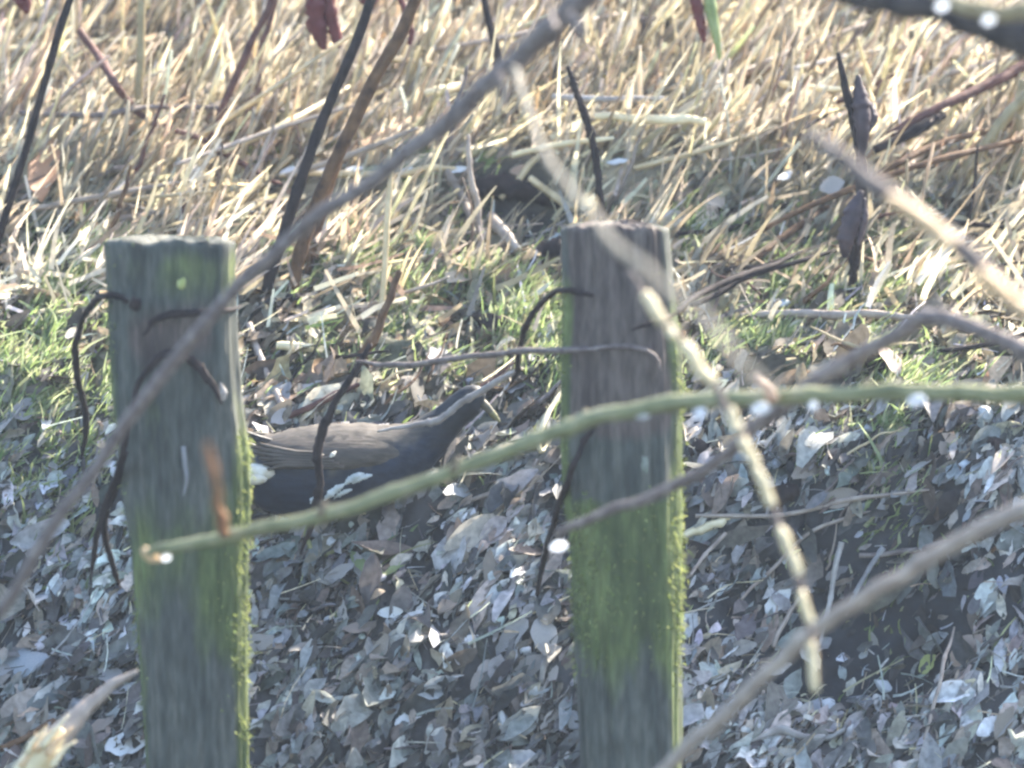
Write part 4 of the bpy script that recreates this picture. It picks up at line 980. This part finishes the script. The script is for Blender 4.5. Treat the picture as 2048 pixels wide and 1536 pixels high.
for k in range(16):
    rg_ = np.random.default_rng(900 + k)
    x0 = -40 + 130 * k + rg_.normal() * 30; y0 = rg_.uniform(90, 440); a_ = math.radians(rg_.choice([4, 10, 18, -5, 24]) + rg_.normal() * 4); ln_ = rg_.uniform(180, 420)
    P4 = [(x0 + math.cos(a_) * ln_ * t_ + rg_.normal() * 3, y0 - math.sin(a_) * ln_ * t_ + rg_.normal() * 3, 0.03 + 0.01 * math.sin(3 * t_)) for t_ in (0, .5, 1)]
    w_ = rg_.uniform(4, 7)
    bank_stem('fallen_reed', P4, [w_, w_, w_ * .6], M[['cane', 'leaf1', 'reed1', 'bark_pale'][k % 4]], 'long fallen reed lying nearly level across the straw of the upper bank', 'reed', 0.03, 'fallen reeds on the straw', 900 + k, wob=0.0003)
# bramble runners looping round the posts (in front of the bank)
GB = 'dark bramble runners round the posts'
def runner(L, y0, rpx, label, mat='bark_dark', seed=0, thorny=True):
    """(px,py,y) points on world depth planes"""
    P = [WY(a, b_, c_) for a, b_, c_ in L]
    dm = depth_of(P[0])
    o = tube('bramble_runner', P, [r * PXM * dm for r in rpx], M[mat], None, n=len(L) * 10, sides=8, rough=0.15 if thorny else .06, wob=0.0005, seed=seed, knots=6)
    return tag(o, label, 'bramble', GB)
fl, fr = PY_L - 0.078, PY_R - 0.070        # just in front of the post faces
runner([(258, 606, fl), (232, 592, fl), (205, 590, fl + .02), (175, 620, -0.66), (154, 680, -0.62), (152, 740, -0.6), (166, 800, -0.58), (172, 870, -0.56), (165, 920, -0.55)], 0, [5, 6, 7, 7, 7, 7, 7, 6, 2], 'dark bramble loop hanging left of the left post', seed=81)
runner([(285, 672, fl), (305, 645, fl), (345, 628, fl), (400, 624, fl), (450, 622, fl + .01), (482, 612, -0.68)], 0, [2, 6, 8, 7, 6, 2], 'dark bramble arched across the upper face of the left post', seed=82)
runner([(262, 600, fl - .004), (270, 612, fl - .004), (282, 605, fl - .002)], 0, [9, 12, 7], 'dark knot of bramble at the left post\'s upper left', seed=83)
runner([(445, 812, fl), (425, 770, fl), (395, 730, fl), (355, 706, fl), (315, 716, fl), (285, 755, fl), (262, 830, fl), (245, 910, fl), (222, 980, -0.70), (205, 1030, -0.66), (188, 1110, -0.62), (182, 1170, -0.6)], 0, [2, 7, 9, 9, 8, 6, 6, 6, 6, 6, 6, 2], 'dark bramble hoop across the middle face of the left post', seed=84)
runner([(250, 905, fl), (228, 985, -.7), (208, 1050, -.66), (225, 1130, -.62), (238, 1170, -.6)], 0, [5, 6, 7, 6, 4], 'dark bramble end trailing below the left post hoop', seed=85)
runner([(1186, 590, fr), (1160, 586, fr), (1125, 580, fr + .03), (1090, 600, -0.62), (1055, 645, -0.58), (1040, 690, -0.55), (1034, 742, -0.5), (1026, 764, -0.48)], 0, [4, 6, 6, 7, 7, 6, 6, 3], 'dark bramble looping down from the left side of the right post', seed=86)
o = runner([(1040, 736, -0.36), (985, 768, -0.345), (930, 802, -0.335), (880, 836, -0.33), (830, 851, -0.325), (755, 862, -0.32)], 0, [3, 7, 7, 7, 6, 2], 'thin pale grey twig lying along the bird\'s neck and back', 'leaf1', seed=186)
o['category'] = 'twig'
runner([(715, 720, -0.42), (760, 730, -0.46), (830, 728, -0.5), (920, 715, -0.54), (1020, 706, -0.58), (1125, 700, fr + .02), (1200, 694, fr), (1275, 696, fr), (1312, 716, fr + .004), (1322, 742, fr + .01)], 0, [2, 5, 6, 6, 6, 6, 5, 5, 4, 1], 'thin dark bramble strung from over the bird to the right post face', 'bark_grey', seed=87)
runner([(1192, 845, fr), (1165, 890, fr), (1140, 950, fr), (1118, 1010, -0.70), (1100, 1070, -0.66), (1082, 1140, -0.62), (1074, 1190, -0.6)], 0, [5, 6, 7, 7, 6, 6, 4], 'dark bramble slanting down the left side of the right post', seed=88)
runner([(1262, 660, fr), (1300, 646, fr), (1340, 632, fr + .04), (1400, 590, -0.58), (1470, 555, -0.52), (1540, 532, -0.46), (1605, 502, -0.4)], 0, [2, 5, 6, 7, 7, 6, 2], 'dark bramble leaving the right post toward the upper right', seed=89)
runner([(742, 690, -0.40), (708, 745, -0.42), (668, 815, -0.43), (645, 860, -0.435), (636, 920, -0.44), (640, 960, -0.44), (634, 1000, -0.44), (622, 1060, -0.44), (600, 1110, -0.44)], 0, [5, 6, 8, 10, 9, 7, 9, 7, 3], 'dark bramble stem hanging across the bird\'s flank', seed=90)

# ------------------------------------------------------------------ single leaves and stones one can point at
def leaf_mesh(name, seed, fold=0.4, curl=0.3, nl=9, na=5):
    rg = np.random.default_rng(seed)
    s = np.linspace(0, 1, nl); prof = np.sin(np.pi * np.clip(s * 0.95 + 0.03, 0, 1)) ** 0.75
    a = np.linspace(-1, 1, na)
    x = (s - .5)[:, None] + 0 * a[None]
    y = a[None] * prof[:, None] * .5 * (1 + 0.06 * rg.normal(size=(nl, na))) + 0.035 * rg.normal(size=(nl, 1))
    z = fold * np.abs(a)[None] * prof[:, None] * .35 - curl * (s - .5)[:, None] ** 2 * 2 + 0.05 * rg.normal(size=(nl, na)) + 0.3 * rg.normal() * (s - .5)[:, None] * a[None]
    V = np.stack([x, y, z * 0.5], -1).reshape(-1, 3)
    V2 = V - np.array([0, 0, 0.012]); m = len(V)
    q = [(r * na + c, r * na + c + 1, (r + 1) * na + c + 1, (r + 1) * na + c) for r in range(nl - 1) for c in range(na - 1)]
    q2 = [(m + a_, m + d_, m + c_, m + b_) for a_, b_, c_, d_ in q]
    return make_mesh(name, np.concatenate([V, V2]), q + q2)
LEAFM = [leaf_mesh('fallen_leaf', 100 + k, random.uniform(-.2, .9), random.uniform(-.4, .8)) for k in range(8)]
def stone_mesh(name, seed):
    """an angular chip: hull of random points, edges knocked off"""
    import bmesh
    rg = np.random.default_rng(seed); bm = bmesh.new()
    for p in unit(rg.normal(size=(13, 3))) * (0.85 + 0.3 * rg.random((13, 1))): bm.verts.new(p)
    r = bmesh.ops.convex_hull(bm, input=bm.verts)
    bmesh.ops.delete(bm, geom=[v for v in bm.verts if not v.link_faces], context='VERTS')
    bmesh.ops.bevel(bm, geom=list(bm.edges) + list(bm.verts), offset=0.10, segments=1, affect='EDGES', profile=0.5)
    me = bpy.data.meshes.new(name); bm.to_mesh(me); bm.free(); return me
STONEM = [stone_mesh('pebble', 200 + k) for k in range(6)]
def seg_stem(name, P, R, mat, parent=None):
    return tube(name, P, R, mat, parent)
def basis_at(px, py, px2, py2, lift, tl, seed):
    """a frame lying on the bank, x running from one photo pixel to the other"""
    a, b_ = G(px, py, lift), G(px2, py2, lift)
    c = (a + b_) / 2; x = unit(b_ - a)
    nrm = normals(np.array([c[0]]), np.array([c[1]]))[0]
    rg = np.random.default_rng(seed); nrm = unit(nrm + tl * rg.normal(size=3))
    z = unit(nrm - x * np.dot(nrm, x)); y = np.cross(z, x)
    return c, x, y, z, np.linalg.norm(b_ - a)
def put(me, name, c, x, y, z, sx, sy, sz, mat):
    o = bpy.data.objects.new(name, me); COL.objects.link(o)
    if len(me.materials) == 0: me.materials.append(mat)
    if me.materials[0] != mat:
        o.material_slots[0].link = 'OBJECT'; o.material_slots[0].material = mat
    m = Matrix(((x[0] * sx, y[0] * sy, z[0] * sz, c[0]), (x[1] * sx, y[1] * sy, z[1] * sz, c[1]), (x[2] * sx, y[2] * sy, z[2] * sz, c[2]), (0, 0, 0, 1)))
    o.matrix_world = m
    return o
LEAVES = [  # x0,y0,x1,y1,width px, material, label
    (995, 1098, 1082, 1052, 40, 'pinkleaf', 'pinkish curled leaf lying above the grey litter beside the right post'),
    (972, 1152, 1022, 1122, 24, 'pinkleaf', 'narrow pale pink leaf under the curled one beside the right post'),
    (1028, 1428, 1082, 1366, 40, 'leaf1', 'large pale leaf with a long stalk between the posts near the bottom'),
    (716, 1378, 766, 1330, 36, 'leaf1', 'broad pale leaf standing up in the litter between the posts'),
    (790, 1450, 852, 1422, 22, 'white', 'bright whitish leaf in the litter between the posts at the bottom'),
    (755, 1226, 806, 1222, 16, 'white', 'level whitish leaf over a dark gap between the posts'),
    (920, 1256, 946, 1222, 14, 'white', 'small whitish leaf standing left of the dark bramble'),
    (925, 1288, 956, 1272, 13, 'white', 'small bright leaf near the middle of the litter'),
    (1905, 1330, 1962, 1268, 38, 'pinkleaf', 'pinkish brown curled leaf hanging at the lower right edge'),
    (1840, 1345, 1872, 1310, 24, 'lichen', 'small yellowish leaf right of the dark hollow'),
    (1530, 1225, 1580, 1178, 22, 'white', 'bright white leaf beside the hanging straw cane'),
    (78, 400, 98, 282, 44, 'rust', 'upright rust coloured leaf at the left edge in the straw'),
    (1496, 182, 1566, 198, 15, 'white', 'white flake lying on the straw at upper right'),
    (1555, 360, 1592, 342, 12, 'white', 'white flake left of the withered stalk'),
    (1640, 378, 1690, 362, 26, 'leaf1', 'pale grey leaf at the foot of the withered stalk'),
    (30, 118, 62, 86, 30, 'leaf1', 'pale bluish leaf in the straw at upper left'),
    (700, 1102, 742, 1152, 16, 'greenleaf', 'left green leaf of the pair on the litter between the posts'),
    (735, 1160, 812, 1128, 14, 'greenleaf', 'right green leaf of the pair on the litter between the posts'),
    (210, 1496, 296, 1484, 34, 'white', 'long whitish leaf at the bottom beside the left post'),
    (196, 1352, 258, 1356, 30, 'leaf1', 'pale grey leaf just left of the left post'),
    (1742, 900, 1800, 850, 34, 'pinkleaf', 'pinkish leaf below the green branch at right'),
    (1860, 918, 1910, 872, 40, 'pinkleaf', 'broad pinkish leaf below the rightmost water drop'),
    (1625, 700, 1660, 650, 30, 'pinkleaf', 'pinkish leaf standing in the green grass at right'),
    (1760, 690, 1800, 750, 26, 'pinkleaf', 'reddish pink leaf beneath the bent grey twig'),
    (1640, 960, 1700, 900, 40, 'leaf1', 'large grey leaf right of the hanging straw cane'),
    (560, 345, 600, 336, 10, 'white', 'leftmost white flake on the bank lip beside the dark leaning stem'),
    (622, 340, 668, 333, 10, 'white', 'white flake on the bank lip between the leaning stems'),
    (690, 342, 730, 334, 10, 'white', 'white flake on the bank lip under the grey branch'),
    (790, 346, 836, 338, 10, 'white', 'white flake on the bank lip right of the grey branch'),
    (890, 342, 935, 336, 10, 'white', 'white flake on the bank lip left of the dark hollow'),
    (1020, 344, 1062, 336, 16, 'pinkleaf', 'cream flake on the bank lip over the dark hollow'),
    (1212, 328, 1256, 320, 10, 'white', 'white flake on the straw above the right post'),
    (170, 1005, 190, 960, 18, 'white', 'thin whitish leaf left of the left post')]
for k, (x0, y0, x1, y1, wd, mt, lab) in enumerate(LEAVES):
    c, x, y, z, ln = basis_at(x0, y0, x1, y1, 0.014 + (0.03 if y0 < 440 else 0), 0.35, k)
    o = put(LEAFM[k % 8], 'fallen_leaf', c, x, y, z, ln, wd * PXM * 9.8 * 1.5, wd * PXM * 9.8 * 1.5, M[mt])
    tag(o, lab, 'leaf', 'single leaves on the bank')
# stalk of the large pale leaf
o = bank_stem('leaf_stalk', [(1080, 1372, .016), (1092, 1330, .03), (1106, 1290, .04)], [5, 6, 5], M['leaf1'], 'upright pale stalk above the large leaf between the posts', 'stalk', 0.02, None, 77)
o.name = 'dry_stalk'
STONES = [
    (262, 1252, 15, 13, 'white', 'bright white pebble touching the left post'),
    (178, 1228, 20, 14, 'white', 'upper white pebble left of the left post'),
    (150, 1246, 13, 12, 'white', 'lower white pebble left of the left post'),
    (222, 1272, 16, 12, 'pebble1', 'grey pebble between the white ones left of the left post'),
    (85, 1278, 18, 10, 'pebble1', 'pale pebble at the left above the flat blue grey stone'),
    (30, 1210, 16, 12, 'white', 'white pebble at the left edge'),
    (516, 1446, 18, 15, 'white', 'white pebble touching the right side of the left post'),
    (556, 1292, 18, 14, 'pinkleaf', 'cream pebble right of the left post'),
    (575, 1222, 12, 14, 'pinkleaf', 'small cream pebble right of the left post'),
    (540, 1290, 13, 12, 'pebble1', 'grey pebble beside the cream one'),
    (1086, 1246, 16, 10, 'white', 'white pebble left of the right post'),
    (1110, 1215, 12, 10, 'pebble1', 'pale pebble close to the left edge of the right post'),
    (1012, 1450, 14, 30, 'pebble1', 'upright pale stone at the bottom between the posts'),
    (1048, 1516, 16, 12, 'white', 'white pebble at the bottom left of the right post'),
    (1145, 1440, 22, 34, 'pebble1', 'large pale stone against the right post'),
    (1382, 1345, 16, 12, 'white', 'white pebble right of the right post'),
    (1940, 1400, 18, 26, 'white', 'upright white stone at lower right'),
    (1936, 1448, 16, 10, 'white', 'flat white pebble below the upright stone at lower right'),
    (2010, 1442, 40, 22, 'white', 'large white stone at the lower right edge'),
    (1766, 1372, 16, 24, 'pebble1', 'pale stone below the dark hollow'),
    (1728, 1402, 28, 18, 'pebble1', 'broad pale stone below the dark hollow'),
    (1655, 1408, 22, 18, 'white', 'white stone by the end of the hanging cane'),
    (1520, 1508, 20, 9, 'pebble1', 'flat pale pebble under the pale bleached stick'),
    (50, 1330, 62, 36, 'slab', 'flat blue grey stone at the lower left edge'),
    (1560, 605, 36, 12, 'white', 'flat white stone above the level stick'),
    (1700, 1000, 15, 12, 'pebble1', 'pale pebble on the slope right of the hanging cane'),
    (797, 745, 7, 6, 'white', 'tiny white chip above the bird\'s back'),
    (1880, 374, 9, 8, 'white', 'tiny white chip near the orange cane')]
for k, (x_, y_, rx, ry, mt, lab) in enumerate(STONES):
    c, x, y, z, ln = basis_at(x_ - rx, y_ + 5, x_ + rx, y_ - 5, 0.007, 0.3, 50 + k)
    s = PXM * 9.7
    o = put(STONEM[k % 6], 'pebble', c, x, y, z, rx * s, ry * s * 1.2, ry * s * 0.6, M[mt])
    tag(o, lab, 'pebble', 'single stones on the bank')

# more leaves, pebbles and reeds as individuals, too alike to tell apart
def world_frame(p, tl, mean, spread):
    nrm = normals(np.array([p[0]]), np.array([p[1]]))[0]
    nrm = unit(nrm + tl * RNG.normal(size=3)); a = slant(1, mean, spread)[0]
    x = unit(a - nrm * np.dot(a, nrm)); return x, np.cross(nrm, x), nrm
P = spots(170, -0.60, 0.60, -0.43, 0.10, lambda x, y: 1 - hollow(x, y))
for p in P:
    x, y, z = world_frame(p, 0.35, 55, 25); l = random.uniform(0.028, 0.058); wdt = l * random.uniform(.3, .55)
    o = put(random.choice(LEAFM), 'fallen_leaf', p + z * random.uniform(.006, .016), x, y, z, l, wdt, wdt, M['leaf1'])
    tag(o, 'grey brown dry leaf lying loose in the litter on the lower bank', 'leaf', 'loose leaves in the litter')
P = spots(24, -0.60, 0.60, -0.40, 0.0, lambda x, y: 1 - hollow(x, y))
for p in P:
    x, y, z = world_frame(p, 0.2, 50, 40); r = random.uniform(0.004, 0.009)
    o = put(random.choice(STONEM), 'pebble', p + z * (0.004 + r * .3), x, y, z, r * random.uniform(1, 1.6), r, r * random.uniform(.6, .9), M['pebble1'])
    tag(o, 'rounded grey pebble bedded in the litter at the foot of the bank', 'pebble', 'pebbles bedded in the litter')
def reed_mesh(seed):
    rg = np.random.default_rng(seed)
    P = np.array([[0, 0, 0], [0.02 * rg.normal(), 0.02 * rg.normal(), .5], [0.05 * rg.normal(), 0.05 * rg.normal(), 1.0]])
    C = catmull(P, 9); R = np.array([1, .95, 1.15, .9, .9, 1.05, .85, .8, .65]) * 0.02
    V, q, t = tube_arrays(C, R, 6, 0.05, True, seed)
    return make_mesh('reed', V, q, t)
REEDM = [reed_mesh(300 + k) for k in range(5)]
P = spots(190, -0.66, 0.66, 0.30, 1.15, lambda x, y: sm(0.25, 0.55, y))
for p in P:
    l = random.uniform(0.06, 0.20); d = lean(1, 1.0, 0.50, -0.05, 0.22)[0]
    x = unit(np.cross(d, [0, 1, 0.1])); y = np.cross(d, x); th_ = random.uniform(0.12, 0.24) / (l / .1) 
    o = put(random.choice(REEDM), 'reed', p - np.array([0, 0, .005]), x, y, d, l * th_ * 1.2, l * th_ * 1.2, l, M['reed1'])
    tag(o, 'dry straw coloured reed stem standing in the dry grass of the upper bank', 'reed', 'reed stems in the dry grass')

# withered dark stalk, maroon leaves, log in the hollow
wk = compound('withered_plant', G(1702, 590), 'withered dark plant with drooping leaves at upper right', 'plant')
f = G(1702, 590)
def wtube(name, L, r, mat='darkleaf', seed=0):
    return place_child(tube(name, [WY(a, b_, f[1] + (c_ if c_ else 0)) for a, b_, c_ in L], [k * PXM * 10.2 for k in r], M[mat], None, sides=8, rough=0.18, seed=seed), wk)
wtube('stem', [(1702, 592, .0), (1708, 525, .0), (1722, 440, 0), (1724, 350, 0.01), (1712, 260, .01), (1692, 180, .01), (1676, 105, .01)], [9, 11, 13, 12, 10, 9, 4], 'bark_dark', 1)
wtube('leaf', [(1716, 150, .01), (1722, 210, .005), (1726, 260, .0), (1722, 330, 0)], [4, 20, 15, 4], 'darkleaf', 2)
wtube('leaf', [(1724, 380, -.01), (1706, 430, -.015), (1692, 480, -.02), (1690, 515, -.02)], [5, 20, 18, 6], 'darkleaf', 3)
wtube('leaf', [(1728, 395, -.012), (1726, 440, -.015), (1716, 490, -.02)], [4, 11, 4], 'darkleaf', 4)
wtube('leaf', [(1742, 205, .02), (1744, 235, .01), (1734, 270, .0)], [4, 12, 4], 'darkleaf', 5)
GM = 'maroon leaves hanging from above'
for k, (L, r, lab) in enumerate([([(640, -70), (632, 10), (640, 70), (650, 100)], [6, 22, 18, 4], 'maroon leaf hanging from the top edge left of the leaning stems'),
                                 ([(655, -60), (660, 20), (672, 75), (680, 96)], [5, 14, 11, 3], 'narrow maroon leaf tip beside the wider one at the top edge'),
                                 ([(736, -60), (738, -5), (740, 25)], [6, 22, 4], 'maroon leaf on the leftmost dark stem at the top edge'),
                                 ([(790, -50), (805, 10), (822, 60), (818, 90)], [6, 6, 7, 4], 'thin red shoot before the russet stem at the top edge'),
                                 ([(1378, -50), (1394, 10), (1404, 60), (1408, 84)], [6, 13, 9, 4], 'dark maroon leaf hanging at the top edge right of centre'),
                                 ([(20, -40), (45, 0), (56, 26)], [6, 18, 5], 'maroon leaf in the top left corner')]):
    P_ = [WY(a, b_, 0.55) for a, b_ in L]
    o = tube('hanging_leaf', P_, [v * PXM * 10.3 for v in r], M['maroon'], None, sides=8, rough=0.25, seed=90 + k)
    tag(o, lab, 'leaf', GM)
o = tube('hanging_leaf', [WY(a, b_, 0.55) for a, b_ in [(1415, -40), (1422, 20), (1432, 70), (1440, 120)]], [v * PXM * 10.3 for v in (10, 13, 9, 3)], M['greenleaf'], None, sides=8, rough=0.1, seed=99)
tag(o, 'bright green blade hanging at the top edge right of centre', 'leaf')
P_ = on_bank([(945, 380, .0), (1000, 372, .004), (1060, 384, .004), (1120, 404, .004)])
tag(tube('rotten_log', P_, [v * PXM * 10.4 for v in (16, 26, 25, 14)], M['bark_dark'], None, rough=0.2, n=26, sides=12, seed=61), 'dark rotting log lying in the hollow under the bank lip', 'log')
for (a_, b_, lab_) in ((845, 104, 'dark clod in the straw behind the russet leaning stem'), (1290, 58, 'dark mossy clod in the straw at the top right of centre'),
        (1395, 905, 'dark clod beside the right edge of the right post'), (1765, 722, 'dark clod under the bent grey twig at right'), (590, 612, 'dark clod between the left post and the rough brown stem'), (100, 472, 'dark clod left of the left post top'),
        (1985, 900, 'dark clod at the right edge below the green branch'), (830, 428, 'dark clod under the bank lip left of centre'), (1440, 440, 'dark clod right of the right post top'), (1560, 990, 'dark clod beside the hanging straw cane')):
    P_ = on_bank([(a_ - 34, b_ + 12, .0), (a_, b_, .004), (a_ + 36, b_ - 10, .0)])
    tag(tube('soil_clod', P_, [v * PXM * 10.7 for v in (12, 24, 12)], M['bark_dark'], None, rough=0.3, n=16, sides=12, seed=a_), lab_, 'clod')
P_ = on_bank([(1050, 522, .010), (1085, 510, .016), (1130, 500, .016)])
tag(tube('rotten_log', P_, [v * PXM * 10.2 for v in (14, 26, 24)], M['bark_dark'], None, rough=0.25, n=16, sides=12, seed=62), 'dark wood lump just left of the right post top', 'log')
P_ = on_bank([(945, 640, .008), (985, 650, .012), (1030, 655, .010)])
tag(tube('rotten_log', P_, [v * PXM * 10.0 for v in (12, 24, 14)], M['bark_dark'], None, rough=0.25, n=16, sides=12, seed=63), 'small dark clod under the green tuft left of the right post', 'log')

# ------------------------------------------------------------------ added air volume standing in for lens veiling glare, lifts the blacks
hz, t, out = new_mat('glare_veil_volume')
pv = N(t, 'ShaderNodeVolumePrincipled')
pv.inputs['Color'].default_value = (0.72, 0.84, 1.0, 1); pv.inputs['Density'].default_value = 0.0019; pv.inputs['Anisotropy'].default_value = 0.3
t.links.new(pv.outputs[0], out.inputs['Volume'])
B = [(-900, -900, -2.4), (900, -900, -2.4), (900, 900, -2.4), (-900, 900, -2.4), (-900, -900, 3.0), (900, -900, 3.0), (900, 900, 3.0), (-900, 900, 3.0)]
glare_veil = link('glare_veil', make_mesh('glare_veil', B, [(0, 3, 2, 1), (4, 5, 6, 7), (0, 1, 5, 4), (1, 2, 6, 5), (2, 3, 7, 6), (3, 0, 4, 7)], smooth=False), hz)
tag(glare_veil, kind='stuff')
